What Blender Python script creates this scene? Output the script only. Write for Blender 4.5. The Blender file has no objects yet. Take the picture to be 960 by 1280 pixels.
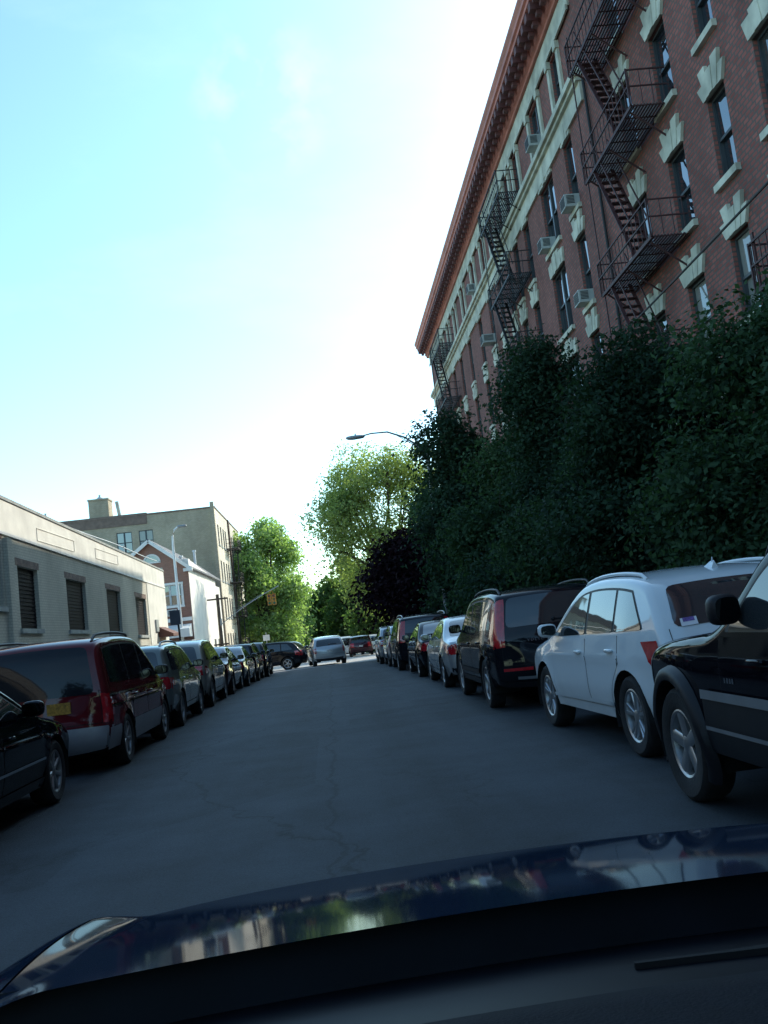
import bpy, bmesh, math, random
import numpy as np
from mathutils import Vector, Matrix
from mathutils.geometry import delaunay_2d_cdt
random.seed(7)
RNG = np.random.default_rng(11)
SC = bpy.context.scene
COL = SC.collection
R = math.radians
PI = math.pi

# ------------------------------------------------------------------ helpers
def g(y):
    """height of the street: level near the camera, falling gently further on"""
    t = (y - 24.0) / 4.0
    sp = t if t > 30 else math.log1p(math.exp(t))
    return -0.0185 * 4.0 * sp

def tag(o, label=None, cat=None, group=None, kind=None):
    if label: o['label'] = label
    if cat: o['category'] = cat
    if group: o['group'] = group
    if kind: o['kind'] = kind
    return o

def empty(name, loc=(0, 0, 0), rz=0.0, parent=None):
    o = bpy.data.objects.new(name, None)
    o.empty_display_size = 0.2
    COL.objects.link(o)
    o.location = loc
    o.rotation_euler = (0, 0, rz)
    if parent: o.parent = parent
    return o

def thing(name, label, cat, loc=(0, 0, 0), rz=0.0, group=None):
    return tag(empty(name, loc, rz), label, cat, group)

class MB:
    """collects shapes and links them as ONE mesh object"""
    def __init__(self):
        self.v = []; self.f = []
    def add(self, vs, fs):
        n = len(self.v)
        self.v.extend([tuple(p) for p in vs])
        self.f.extend([tuple(i + n for i in q) for q in fs])
        return self
    def box(self, x0, x1, y0, y1, z0, z1):
        vs = [(x0,y0,z0),(x1,y0,z0),(x1,y1,z0),(x0,y1,z0),(x0,y0,z1),(x1,y0,z1),(x1,y1,z1),(x0,y1,z1)]
        return self.add(vs, [(0,3,2,1),(4,5,6,7),(0,1,5,4),(1,2,6,5),(2,3,7,6),(3,0,4,7)])
    def quad(self, a, b, c, d):
        return self.add([a, b, c, d], [(0, 1, 2, 3)])
    def bar(self, a, b, w, h=None, up=(0, 0, 1)):
        """a square bar from a to b"""
        h = h or w
        a = Vector(a); b = Vector(b); d = (b - a).normalized()
        u = Vector(up)
        if abs(d.dot(u)) > 0.98: u = Vector((1, 0, 0))
        s = d.cross(u).normalized() * (w / 2); t = s.cross(d).normalized() * (h / 2)
        vs = []
        for p in (a, b):
            vs += [p - s - t, p + s - t, p + s + t, p - s + t]
        return self.add(vs, [(0,3,2,1),(4,5,6,7),(0,1,5,4),(1,2,6,5),(2,3,7,6),(3,0,4,7)])
    def tube(self, pts, rad, n=8, cap=True):
        pts = [Vector(p) for p in pts]
        m = len(pts)
        rad = rad if hasattr(rad, '__len__') else [rad] * m
        vs = []; fs = []
        ref = Vector((0.13, 0.21, 1)).normalized()
        for i, p in enumerate(pts):
            d = (pts[min(i + 1, m - 1)] - pts[max(i - 1, 0)]).normalized()
            r0 = ref if abs(d.dot(ref)) < 0.95 else Vector((1, 0.1, 0)).normalized()
            s = d.cross(r0).normalized(); t = s.cross(d)
            for k in range(n):
                a = 2 * PI * k / n
                vs.append(p + (s * math.cos(a) + t * math.sin(a)) * rad[i])
        for i in range(m - 1):
            for k in range(n):
                k2 = (k + 1) % n
                fs.append((i*n+k, i*n+k2, (i+1)*n+k2, (i+1)*n+k))
        if cap:
            fs.append(tuple(range(n - 1, -1, -1))); fs.append(tuple((m-1)*n + k for k in range(n)))
        return self.add(vs, fs)
    def lathe_x(self, prof, n=28, close=False, cx=0, cy=0, cz=0):
        """prof = [(r, x)], axis along X"""
        m = len(prof); vs = []; fs = []
        for r, x in prof:
            for k in range(n):
                a = 2 * PI * k / n
                vs.append((cx + x, cy + r * math.cos(a), cz + r * math.sin(a)))
        rng = m if close else m - 1
        for i in range(rng):
            j = (i + 1) % m
            for k in range(n):
                k2 = (k + 1) % n
                fs.append((i*n+k, i*n+k2, j*n+k2, j*n+k))
        return self.add(vs, fs)
    def lathe_z(self, prof, n=16, cx=0, cy=0):
        m = len(prof); vs = []; fs = []
        for r, z in prof:
            for k in range(n):
                a = 2 * PI * k / n
                vs.append((cx + r * math.cos(a), cy + r * math.sin(a), z))
        for i in range(m - 1):
            for k in range(n):
                k2 = (k + 1) % n
                fs.append((i*n+k, i*n+k2, (i+1)*n+k2, (i+1)*n+k))
        fs.append(tuple(range(n - 1, -1, -1))); fs.append(tuple((m-1)*n + k for k in range(n)))
        return self.add(vs, fs)
    def ellipsoid(self, c, r, nu=14, nv=8, p=1.0):
        vs = []; fs = []
        def sp(v): return math.copysign(abs(v) ** p, v)
        for j in range(nv + 1):
            th = PI * j / nv
            for i in range(nu):
                ph = 2 * PI * i / nu
                vs.append((c[0] + r[0]*sp(math.sin(th))*sp(math.cos(ph)), c[1] + r[1]*sp(math.sin(th))*sp(math.sin(ph)), c[2] + r[2]*sp(math.cos(th))))
        for j in range(nv):
            for i in range(nu):
                i2 = (i + 1) % nu
                fs.append((j*nu+i, (j+1)*nu+i, (j+1)*nu+i2, j*nu+i2))
        return self.add(vs, fs)
    def build(self, name, mat, parent=None, smooth=None, merge=False, recalc=False):
        me = bpy.data.meshes.new(name)
        me.from_pydata(self.v, [], self.f)
        if merge or recalc:
            bm = bmesh.new(); bm.from_mesh(me)
            if merge: bmesh.ops.remove_doubles(bm, verts=bm.verts, dist=0.0006)
            if recalc: bmesh.ops.recalc_face_normals(bm, faces=bm.faces)
            bm.to_mesh(me); bm.free()
        me.validate()
        if smooth:
            me.polygons.foreach_set('use_smooth', [True] * len(me.polygons))
            me.set_sharp_from_angle(angle=R(smooth))
        me.materials.append(mat)
        o = bpy.data.objects.new(name, me)
        COL.objects.link(o)
        if parent: o.parent = parent
        return o

# ------------------------------------------------------------------ materials
def nodes_of(name):
    m = bpy.data.materials.new(name); m.use_nodes = True
    nt = m.node_tree
    b = nt.nodes['Principled BSDF']
    return m, nt, b
def inp(b, k, v):
    b.inputs[k].default_value = v if not isinstance(v, tuple) else ((*v, 1.0) if len(v) == 3 else v)

def mat_plain(name, col, rough=0.6, metal=0.0, vary=0.15, scale=3.0, coat=0.0, spec=0.5, bump=0.0, bscale=40.0):
    m, nt, b = nodes_of(name)
    inp(b, 'Roughness', rough); inp(b, 'Metallic', metal)
    b.inputs['Specular IOR Level'].default_value = spec
    if coat:
        inp(b, 'Coat Weight', coat); inp(b, 'Coat Roughness', 0.03)
    tc = nt.nodes.new('ShaderNodeTexCoord')
    nz = nt.nodes.new('ShaderNodeTexNoise'); nz.inputs['Scale'].default_value = scale; nz.inputs['Detail'].default_value = 4
    nt.links.new(tc.outputs['Object'], nz.inputs['Vector'])
    rp = nt.nodes.new('ShaderNodeValToRGB')
    rp.color_ramp.elements[0].position = 0.3; rp.color_ramp.elements[1].position = 0.7
    rp.color_ramp.elements[0].color = (*[c * (1 - vary) for c in col], 1)
    rp.color_ramp.elements[1].color = (*[min(1, c * (1 + vary)) for c in col], 1)
    nt.links.new(nz.outputs['Fac'], rp.inputs['Fac']); nt.links.new(rp.outputs['Color'], b.inputs['Base Color'])
    if bump:
        n2 = nt.nodes.new('ShaderNodeTexNoise'); n2.inputs['Scale'].default_value = bscale; n2.inputs['Detail'].default_value = 3
        nt.links.new(tc.outputs['Object'], n2.inputs['Vector'])
        bp = nt.nodes.new('ShaderNodeBump'); bp.inputs['Strength'].default_value = bump; bp.inputs['Distance'].default_value = 0.02
        nt.links.new(n2.outputs['Fac'], bp.inputs['Height']); nt.links.new(bp.outputs['Normal'], b.inputs['Normal'])
    return m

def mat_paint(name, col, metal=0.0, rough=0.4, dirt=0.25, coat=1.0):
    """car paint: clear coat over colour, a little road dust low down"""
    m, nt, b = nodes_of(name)
    inp(b, 'Metallic', metal)
    inp(b, 'Coat Weight', coat); inp(b, 'Coat Roughness', 0.035); b.inputs['Specular IOR Level'].default_value = 0.0
    tc = nt.nodes.new('ShaderNodeTexCoord')
    sx = nt.nodes.new('ShaderNodeSeparateXYZ'); nt.links.new(tc.outputs['Object'], sx.inputs['Vector'])
    nz = nt.nodes.new('ShaderNodeTexNoise'); nz.inputs['Scale'].default_value = 5; nz.inputs['Detail'].default_value = 5
    nt.links.new(tc.outputs['Object'], nz.inputs['Vector'])
    mr = nt.nodes.new('ShaderNodeMapRange'); mr.inputs['From Min'].default_value = 0.7; mr.inputs['From Max'].default_value = 0.2
    mr.inputs['To Min'].default_value = 0.03; mr.inputs['To Max'].default_value = dirt * 1.6
    nt.links.new(sx.outputs['Z'], mr.inputs['Value'])
    mu = nt.nodes.new('ShaderNodeMath'); mu.operation = 'MULTIPLY'
    nt.links.new(mr.outputs['Result'], mu.inputs[0]); nt.links.new(nz.outputs['Fac'], mu.inputs[1])
    mx = nt.nodes.new('ShaderNodeMix'); mx.data_type = 'RGBA'
    mx.inputs['A'].default_value = (*col, 1); mx.inputs['B'].default_value = (0.05, 0.05, 0.05, 1)
    nt.links.new(mu.outputs['Value'], mx.inputs['Factor']); nt.links.new(mx.outputs['Result'], b.inputs['Base Color'])
    ad = nt.nodes.new('ShaderNodeMath'); ad.operation = 'ADD'; ad.inputs[1].default_value = rough
    nt.links.new(mu.outputs['Value'], ad.inputs[0]); nt.links.new(ad.outputs['Value'], b.inputs['Roughness'])
    a2 = nt.nodes.new('ShaderNodeMath'); a2.operation = 'MULTIPLY_ADD'; a2.inputs[1].default_value = 0.5; a2.inputs[2].default_value = 0.03
    nt.links.new(mu.outputs['Value'], a2.inputs[0]); nt.links.new(a2.outputs['Value'], b.inputs['Coat Roughness'])
    return m

def mat_glass(name, col=(0.012, 0.015, 0.017), rough=0.03, vary=True):
    m, nt, b = nodes_of(name)
    inp(b, 'Base Color', col); inp(b, 'Roughness', rough)
    b.inputs['IOR'].default_value = 1.6
    inp(b, 'Coat Weight', 0.6); inp(b, 'Coat Roughness', 0.02)
    if vary:
        tc = nt.nodes.new('ShaderNodeTexCoord'); nz = nt.nodes.new('ShaderNodeTexNoise'); nz.inputs['Scale'].default_value = 1.3
        nt.links.new(tc.outputs['Object'], nz.inputs['Vector'])
        bp = nt.nodes.new('ShaderNodeBump'); bp.inputs['Strength'].default_value = 0.05; bp.inputs['Distance'].default_value = 0.05
        nt.links.new(nz.outputs['Fac'], bp.inputs['Height']); nt.links.new(bp.outputs['Normal'], b.inputs['Normal'])
        nt.links.new(bp.outputs['Normal'], b.inputs['Coat Normal'])
    return m

def mat_brick(name, c1, c2, mortar, bw=0.21, bh=0.075, msize=0.012, swap='YZ', stain=0.35, bump=0.5, rough=0.9, plain=0.0):
    m, nt, b = nodes_of(name)
    L = nt.links
    tc = nt.nodes.new('ShaderNodeTexCoord'); sx = nt.nodes.new('ShaderNodeSeparateXYZ'); cx = nt.nodes.new('ShaderNodeCombineXYZ')
    L.new(tc.outputs['Object'], sx.inputs['Vector'])
    if swap == 'AUTO':
        ge = nt.nodes.new('ShaderNodeNewGeometry'); s2 = nt.nodes.new('ShaderNodeSeparateXYZ'); L.new(ge.outputs['Normal'], s2.inputs['Vector'])
        ab = nt.nodes.new('ShaderNodeMath'); ab.operation = 'ABSOLUTE'; L.new(s2.outputs['X'], ab.inputs[0])
        gt = nt.nodes.new('ShaderNodeMath'); gt.operation = 'GREATER_THAN'; gt.inputs[1].default_value = 0.6; L.new(ab.outputs['Value'], gt.inputs[0])
        mf = nt.nodes.new('ShaderNodeMix'); mf.data_type = 'FLOAT'
        L.new(gt.outputs['Value'], mf.inputs['Factor']); L.new(sx.outputs['X'], mf.inputs['A']); L.new(sx.outputs['Y'], mf.inputs['B'])
        L.new(mf.outputs['Result'], cx.inputs['X'])
    else:
        L.new(sx.outputs['Y' if swap == 'YZ' else 'X'], cx.inputs['X'])
    L.new(sx.outputs['Z'], cx.inputs['Y'])
    br = nt.nodes.new('ShaderNodeTexBrick')
    L.new(cx.outputs['Vector'], br.inputs['Vector'])
    br.inputs['Scale'].default_value = 1.0
    br.inputs['Brick Width'].default_value = bw; br.inputs['Row Height'].default_value = bh
    br.inputs['Mortar Size'].default_value = msize; br.inputs['Mortar Smooth'].default_value = 0.2; br.inputs['Bias'].default_value = 0.0
    br.inputs['Color1'].default_value = (*c1, 1); br.inputs['Color2'].default_value = (*c2, 1); br.inputs['Mortar'].default_value = (*mortar, 1)
    nz = nt.nodes.new('ShaderNodeTexNoise'); nz.inputs['Scale'].default_value = 0.45; nz.inputs['Detail'].default_value = 7; nz.inputs['Roughness'].default_value = 0.65
    mp = nt.nodes.new('ShaderNodeMapping'); mp.inputs['Scale'].default_value = (1, 1, 0.45)
    L.new(tc.outputs['Object'], mp.inputs['Vector']); L.new(mp.outputs['Vector'], nz.inputs['Vector'])
    mr = nt.nodes.new('ShaderNodeMapRange'); mr.inputs['From Min'].default_value = 0.3; mr.inputs['From Max'].default_value = 0.7
    mr.inputs['To Min'].default_value = 1 - stain; mr.inputs['To Max'].default_value = 1 + stain * 0.5
    L.new(nz.outputs['Fac'], mr.inputs['Value'])
    mx = nt.nodes.new('ShaderNodeVectorMath'); mx.operation = 'SCALE'
    L.new(br.outputs['Color'], mx.inputs[0]); L.new(mr.outputs['Result'], mx.inputs['Scale'])
    L.new(mx.outputs['Vector'], b.inputs['Base Color'])
    inp(b, 'Roughness', rough)
    b.inputs['Specular IOR Level'].default_value = 0.25
    bp = nt.nodes.new('ShaderNodeBump'); bp.inputs['Strength'].default_value = bump; bp.inputs['Distance'].default_value = 0.012; bp.invert = True
    L.new(br.outputs['Fac'], bp.inputs['Height']); L.new(bp.outputs['Normal'], b.inputs['Normal'])
    return m

def mat_leaf(name, dark, light, trans=0.35, tcol=None):
    m = bpy.data.materials.new(name); m.use_nodes = True
    nt = m.node_tree; nt.nodes.clear(); L = nt.links
    out = nt.nodes.new('ShaderNodeOutputMaterial')
    ge = nt.nodes.new('ShaderNodeNewGeometry')
    tc = nt.nodes.new('ShaderNodeTexCoord')
    nz = nt.nodes.new('ShaderNodeTexNoise'); nz.inputs['Scale'].default_value = 0.9; nz.inputs['Detail'].default_value = 2
    L.new(tc.outputs['Object'], nz.inputs['Vector'])
    ad = nt.nodes.new('ShaderNodeMath'); ad.operation = 'MULTIPLY_ADD'; ad.inputs[1].default_value = 0.5
    L.new(ge.outputs['Random Per Island'], ad.inputs[0])
    sb = nt.nodes.new('ShaderNodeMath'); sb.operation = 'MULTIPLY_ADD'; sb.inputs[1].default_value = 1.4; sb.inputs[2].default_value = -0.45
    L.new(nz.outputs['Fac'], sb.inputs[0]); L.new(sb.outputs['Value'], ad.inputs[2])
    mx = nt.nodes.new('ShaderNodeMix'); mx.data_type = 'RGBA'
    mx.inputs['A'].default_value = (*dark, 1); mx.inputs['B'].default_value = (*light, 1)
    L.new(ad.outputs['Value'], mx.inputs['Factor'])
    df = nt.nodes.new('ShaderNodeBsdfPrincipled'); df.inputs['Roughness'].default_value = 0.7; df.inputs['Specular IOR Level'].default_value = 0.08
    L.new(mx.outputs['Result'], df.inputs['Base Color'])
    tr = nt.nodes.new('ShaderNodeBsdfTranslucent')
    tcol = tcol or (1.6, 1.7, 0.7)
    vm = nt.nodes.new('ShaderNodeVectorMath'); vm.operation = 'MULTIPLY'; vm.inputs[1].default_value = tcol
    L.new(mx.outputs['Result'], vm.inputs[0]); L.new(vm.outputs['Vector'], tr.inputs['Color'])
    ms = nt.nodes.new('ShaderNodeMixShader'); ms.inputs['Fac'].default_value = trans
    L.new(df.outputs['BSDF'], ms.inputs[1]); L.new(tr.outputs['BSDF'], ms.inputs[2]); L.new(ms.outputs['Shader'], out.inputs['Surface'])
    return m

def mat_asphalt(name, base=0.055, tint=(0.95, 1.0, 1.05)):
    m, nt, b = nodes_of(name); L = nt.links
    tc = nt.nodes.new('ShaderNodeTexCoord')
    def noise(scale, det, sc3=None, rough=0.6):
        n = nt.nodes.new('ShaderNodeTexNoise'); n.inputs['Scale'].default_value = scale; n.inputs['Detail'].default_value = det; n.inputs['Roughness'].default_value = rough
        mp = nt.nodes.new('ShaderNodeMapping')
        if sc3: mp.inputs['Scale'].default_value = sc3
        L.new(tc.outputs['Object'], mp.inputs['Vector']); L.new(mp.outputs['Vector'], n.inputs['Vector'])
        return n
    n1 = noise(0.5, 6, (1.8, 0.10, 1)); n2 = noise(55, 4, rough=0.85); n3 = noise(1.1, 6, rough=.7); n4 = noise(190, 2)
    def madd(src, k, c):
        a = nt.nodes.new('ShaderNodeMath'); a.operation = 'MULTIPLY_ADD'; a.inputs[1].default_value = k
        L.new(src, a.inputs[0])
        if isinstance(c, float): a.inputs[2].default_value = c
        else: L.new(c, a.inputs[2])
        return a.outputs['Value']
    v = madd(n1.outputs['Fac'], 1.5, -2.75); v = madd(n2.outputs['Fac'], 2.4, v); v = madd(n3.outputs['Fac'], 1.5, v); v = madd(n4.outputs['Fac'], 2.0, v)
    # worn wheel lanes and square utility patches
    sx = nt.nodes.new('ShaderNodeSeparateXYZ'); L.new(tc.outputs['Object'], sx.inputs['Vector'])
    ph = nt.nodes.new('ShaderNodeMath'); ph.operation = 'MULTIPLY_ADD'; ph.inputs[1].default_value = 3.9; ph.inputs[2].default_value = .4; L.new(sx.outputs['X'], ph.inputs[0])
    co_ = nt.nodes.new('ShaderNodeMath'); co_.operation = 'COSINE'; L.new(ph.outputs['Value'], co_.inputs[0])
    v = madd(co_.outputs['Value'], 0.13, v)
    vp = nt.nodes.new('ShaderNodeTexVoronoi'); vp.distance = 'CHEBYCHEV'; vp.inputs['Scale'].default_value = .20; vp.inputs['Randomness'].default_value = .9
    L.new(tc.outputs['Object'], vp.inputs['Vector'])
    sv = nt.nodes.new('ShaderNodeSeparateColor'); L.new(vp.outputs['Color'], sv.inputs['Color'])
    gt = nt.nodes.new('ShaderNodeMath'); gt.operation = 'GREATER_THAN'; gt.inputs[1].default_value = .62; L.new(sv.outputs['Red'], gt.inputs[0])
    v = madd(gt.outputs['Value'], -0.24, v)
    class _D: pass
    d = _D(); d.outputs = {'Value': v}
    # cracks
    vo = nt.nodes.new('ShaderNodeTexVoronoi'); vo.feature = 'DISTANCE_TO_EDGE'; vo.inputs['Scale'].default_value = 0.23
    nw = noise(1.3, 6); mxv = nt.nodes.new('ShaderNodeMix'); mxv.data_type = 'VECTOR'; mxv.inputs['Factor'].default_value = 0.18
    mp2 = nt.nodes.new('ShaderNodeMapping'); mp2.inputs['Scale'].default_value = (1, 0.55, 1)
    L.new(tc.outputs['Object'], mp2.inputs['Vector'])
    sc = nt.nodes.new('ShaderNodeVectorMath'); sc.operation = 'SCALE'; sc.inputs['Scale'].default_value = 5.0
    L.new(nw.outputs['Color'], sc.inputs[0])
    L.new(mp2.outputs['Vector'], mxv.inputs['A']); L.new(sc.outputs['Vector'], mxv.inputs['B'])
    L.new(mxv.outputs['Result'], vo.inputs['Vector'])
    cr = nt.nodes.new('ShaderNodeMapRange'); cr.inputs['From Min'].default_value = 0.0; cr.inputs['From Max'].default_value = 0.006
    cr.inputs['To Min'].default_value = 0.35; cr.inputs['To Max'].default_value = 1.0
    L.new(vo.outputs['Distance'], cr.inputs['Value'])
    v2 = nt.nodes.new('ShaderNodeTexVoronoi'); v2.feature = 'DISTANCE_TO_EDGE'; v2.inputs['Scale'].default_value = .62; L.new(mxv.outputs['Result'], v2.inputs['Vector'])
    c2 = nt.nodes.new('ShaderNodeMapRange'); c2.inputs['From Max'].default_value = .012; c2.inputs['To Min'].default_value = .5; L.new(v2.outputs['Distance'], c2.inputs['Value'])
    n7 = noise(.35, 2); g7 = nt.nodes.new('ShaderNodeMapRange'); g7.inputs['From Min'].default_value = .47; g7.inputs['From Max'].default_value = .56; L.new(n7.outputs['Fac'], g7.inputs['Value'])
    m7 = nt.nodes.new('ShaderNodeMix'); m7.data_type = 'FLOAT'; m7.inputs['A'].default_value = 1.0; L.new(g7.outputs['Result'], m7.inputs['Factor']); L.new(c2.outputs['Result'], m7.inputs['B'])
    e0 = nt.nodes.new('ShaderNodeMath'); e0.operation = 'MULTIPLY'; L.new(cr.outputs['Result'], e0.inputs[0]); L.new(m7.outputs['Result'], e0.inputs[1])
    # a tar seam along the middle of the street
    wv = nt.nodes.new('ShaderNodeMath'); wv.operation = 'MULTIPLY_ADD'; wv.inputs[1].default_value = .5; L.new(nw.outputs['Fac'], wv.inputs[0]); L.new(sx.outputs['X'], wv.inputs[2])
    ws = nt.nodes.new('ShaderNodeMath'); ws.operation = 'ADD'; ws.inputs[1].default_value = -.12; L.new(wv.outputs['Value'], ws.inputs[0])
    wa = nt.nodes.new('ShaderNodeMath'); wa.operation = 'ABSOLUTE'; L.new(ws.outputs['Value'], wa.inputs[0])
    wr = nt.nodes.new('ShaderNodeMapRange'); wr.inputs['From Min'].default_value = .008; wr.inputs['From Max'].default_value = .03; wr.inputs['To Min'].default_value = .55; L.new(wa.outputs['Value'], wr.inputs['Value'])
    e1 = nt.nodes.new('ShaderNodeMath'); e1.operation = 'MULTIPLY'; L.new(e0.outputs['Value'], e1.inputs[0]); L.new(wr.outputs['Result'], e1.inputs[1])
    mxm = nt.nodes.new('ShaderNodeMath'); mxm.operation = 'MAXIMUM'; mxm.inputs[1].default_value = .18; L.new(d.outputs['Value'], mxm.inputs[0])
    e = nt.nodes.new('ShaderNodeMath'); e.operation = 'MULTIPLY'; L.new(mxm.outputs['Value'], e.inputs[0]); L.new(e1.outputs['Value'], e.inputs[1])
    f = nt.nodes.new('ShaderNodeVectorMath'); f.operation = 'SCALE'; f.inputs[0].default_value = tuple(base * t for t in tint)
    L.new(e.outputs['Value'], f.inputs['Scale']); L.new(f.outputs['Vector'], b.inputs['Base Color'])
    inp(b, 'Roughness', 0.78); b.inputs['Specular IOR Level'].default_value = 0.35
    bp = nt.nodes.new('ShaderNodeBump'); bp.inputs['Strength'].default_value = 0.5; bp.inputs['Distance'].default_value = 0.01
    L.new(n2.outputs['Fac'], bp.inputs['Height']); L.new(bp.outputs['Normal'], b.inputs['Normal'])
    return m

M = {}
M['black_trim'] = mat_plain('black plastic', (0.008, 0.009, 0.012), 0.5, vary=0.2, scale=8, spec=.3)
M['under'] = mat_plain('underbody', (0.006, 0.006, 0.006), 0.9, vary=0.2)
M['tyre'] = mat_plain('tyre rubber', (0.014, 0.014, 0.015), 0.85, vary=0.25, scale=14, bump=0.3, bscale=60)
M['alloy'] = mat_plain('wheel alloy', (0.42, 0.43, 0.44), 0.32, 0.85, vary=0.12, scale=9)
M['alloy_dull'] = mat_plain('dusty wheel alloy', (0.30, 0.31, 0.32), 0.42, 0.7, vary=0.2, scale=9)
M['disc'] = mat_plain('brake disc', (0.05, 0.048, 0.045), 0.6, 0.6)
M['chrome'] = mat_plain('bright trim', (0.6, 0.6, 0.62), 0.14, 1.0, vary=0.05)
M['mirror'] = mat_plain('mirror glass', (0.07, 0.08, 0.09), 0.03, 1.0, vary=0.01)  # dark and bright copies: how much sky they reflect is put into colour
M['mirror_bright'] = mat_plain('bright mirror glass', (0.7, 0.71, 0.72), 0.02, 1.0, vary=0.01)
M['glass'] = mat_glass('car glass')
M['glass_light'] = mat_glass('clear car glass', (0.03, 0.036, 0.04))
M['glass_dim'] = mat_glass('low reflection car glass', (0.010, 0.012, 0.018), 0.06)  # reflection weakened so the van's rear window stays dark against the sky
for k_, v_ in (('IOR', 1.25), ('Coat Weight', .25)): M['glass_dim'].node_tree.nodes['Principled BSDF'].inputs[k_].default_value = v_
M['tail'] = mat_plain('tail lamp plastic', (0.42, 0.010, 0.016), 0.15, vary=0.25, scale=18, coat=1.0)
M['lamp'] = mat_plain('headlamp plastic', (0.5, 0.5, 0.5), 0.12, 0.3, vary=0.2, scale=20, coat=1.0)
M['seam'] = mat_plain('panel gap', (0.004, 0.004, 0.004), 0.9)
M['plate_w'] = mat_plain('pale number plate', (0.45, 0.45, 0.42), 0.5, vary=0.55, scale=30)
M['plate_y'] = mat_plain('gold number plate', (0.36, 0.19, 0.025), 0.5, vary=0.55, scale=30)
M['orange'] = mat_plain('amber plastic', (0.6, 0.2, 0.02), 0.3, vary=0.1, coat=1)
M['grey_clad'] = mat_plain('grey cladding', (0.16, 0.17, 0.18), 0.45, vary=0.12, scale=6)
M['silver_clad'] = mat_plain('silver cladding', (0.30, 0.31, 0.33), 0.38, 0.3, vary=0.08, scale=6)

# ------------------------------------------------------------------ car builder
def chaikin(p, it=2):
    for _ in range(it):
        q = [p[0]]
        for a, b in zip(p[:-1], p[1:]):
            q.append((a[0]*.75+b[0]*.25, a[1]*.75+b[1]*.25)); q.append((a[0]*.25+b[0]*.75, a[1]*.25+b[1]*.75))
        q.append(p[-1]); p = q
    return p
def resample(p, ds):
    p = np.array(p); d = np.r_[0, np.cumsum(np.hypot(*np.diff(p, axis=0).T))]
    n = max(8, int(d[-1] / ds)); t = np.linspace(0, d[-1], n)
    return np.c_[np.interp(t, d, p[:, 0]), np.interp(t, d, p[:, 1])], t
def hermite(xs, ys, x):
    if x <= xs[0]: return ys[0]
    if x >= xs[-1]: return ys[-1]
    for i in range(len(xs) - 1):
        if x <= xs[i + 1]: break
    def tan(k):
        if k == 0: return (ys[1]-ys[0])/(xs[1]-xs[0])
        if k == len(xs)-1: return (ys[-1]-ys[-2])/(xs[-1]-xs[-2])
        a = (ys[k]-ys[k-1])/(xs[k]-xs[k-1]); b = (ys[k+1]-ys[k])/(xs[k+1]-xs[k])
        return 0 if a*b <= 0 else 2*a*b/(a+b)
    h = xs[i+1]-xs[i]; t = (x-xs[i])/h
    return ys[i]*(1+2*t)*(1-t)**2 + tan(i)*h*t*(1-t)**2 + ys[i+1]*t*t*(3-2*t) + tan(i+1)*h*t*t*(t-1)
def clip_half(poly, a, b, c):
    """keep a*y + b*z <= c"""
    out = []
    n = len(poly)
    for i in range(n):
        p = poly[i]; q = poly[(i+1) % n]
        dp = a*p[0]+b*p[1]-c; dq = a*q[0]+b*q[1]-c
        if dp <= 0: out.append(p)
        if dp*dq < 0:
            t = dp/(dp-dq); out.append((p[0]+(q[0]-p[0])*t, p[1]+(q[1]-p[1])*t))
    return out
def round_poly(poly, r):
    out = []
    n = len(poly)
    for i in range(n):
        p0 = Vector(poly[i-1]); p = Vector(poly[i]); p1 = Vector(poly[(i+1) % n])
        a = p0-p; b = p1-p
        la, lb = a.length, b.length
        if la < 1e-6 or lb < 1e-6: continue
        ang = a.angle(b)
        if ang > R(155): out.append(tuple(p)); continue
        rr = min(r, la*.45, lb*.45)
        A = p+a/la*rr; B = p+b/lb*rr
        for t in (0, .33, .67, 1):
            out.append(tuple(A*(1-t)**2 + p*2*t*(1-t) + B*t*t))
    return out
def fill_poly(poly, gs, sx=1.0):
    """triangulate a polygon with a lattice of inner points; returns (points, tris)"""
    P = [(p[0]*sx, p[1]) for p in poly]
    Q = []
    for i, p in enumerate(P):            # split long edges
        q = P[(i+1) % len(P)]; d = math.hypot(q[0]-p[0], q[1]-p[1])
        if d < 1e-5: continue
        k = max(1, int(math.ceil(d/gs)))
        for j in range(k): Q.append((p[0]+(q[0]-p[0])*j/k, p[1]+(q[1]-p[1])*j/k))
    A = np.array(Q); B = np.roll(A, -1, 0)
    x0, y0 = A.min(0); x1, y1 = A.max(0)
    inner = []
    gx = np.arange(x0+gs*.5, x1, gs); gy = np.arange(y0+gs*.5, y1, gs)
    if len(gx) and len(gy):
        pts = np.array([(x, y) for x in gx for y in gy])
        d = B-A; L2 = (d**2).sum(1)+1e-12
        t = np.clip(((pts[:, None]-A)*d).sum(2)/L2, 0, 1)
        dist = np.sqrt((((A+t[..., None]*d)-pts[:, None])**2).sum(2)).min(1)
        c = ((A[:, 1] > pts[:, None, 1]) != (B[:, 1] > pts[:, None, 1]))
        with np.errstate(divide='ignore', invalid='ignore'):
            xi = (B[:, 0]-A[:, 0])*(pts[:, None, 1]-A[:, 1])/(B[:, 1]-A[:, 1])+A[:, 0]
        ins = (c & (pts[:, None, 0] < xi)).sum(1) % 2 == 1
        inner = pts[ins & (dist > gs*.45)].tolist()
    vs = [Vector(p) for p in Q] + [Vector(p) for p in inner]
    r = delaunay_2d_cdt(vs, [], [list(range(len(Q)))], 1, 1e-6)
    return [(v.x/sx, v.y) for v in r[0]], [tuple(f) for f in r[2]]

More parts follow.
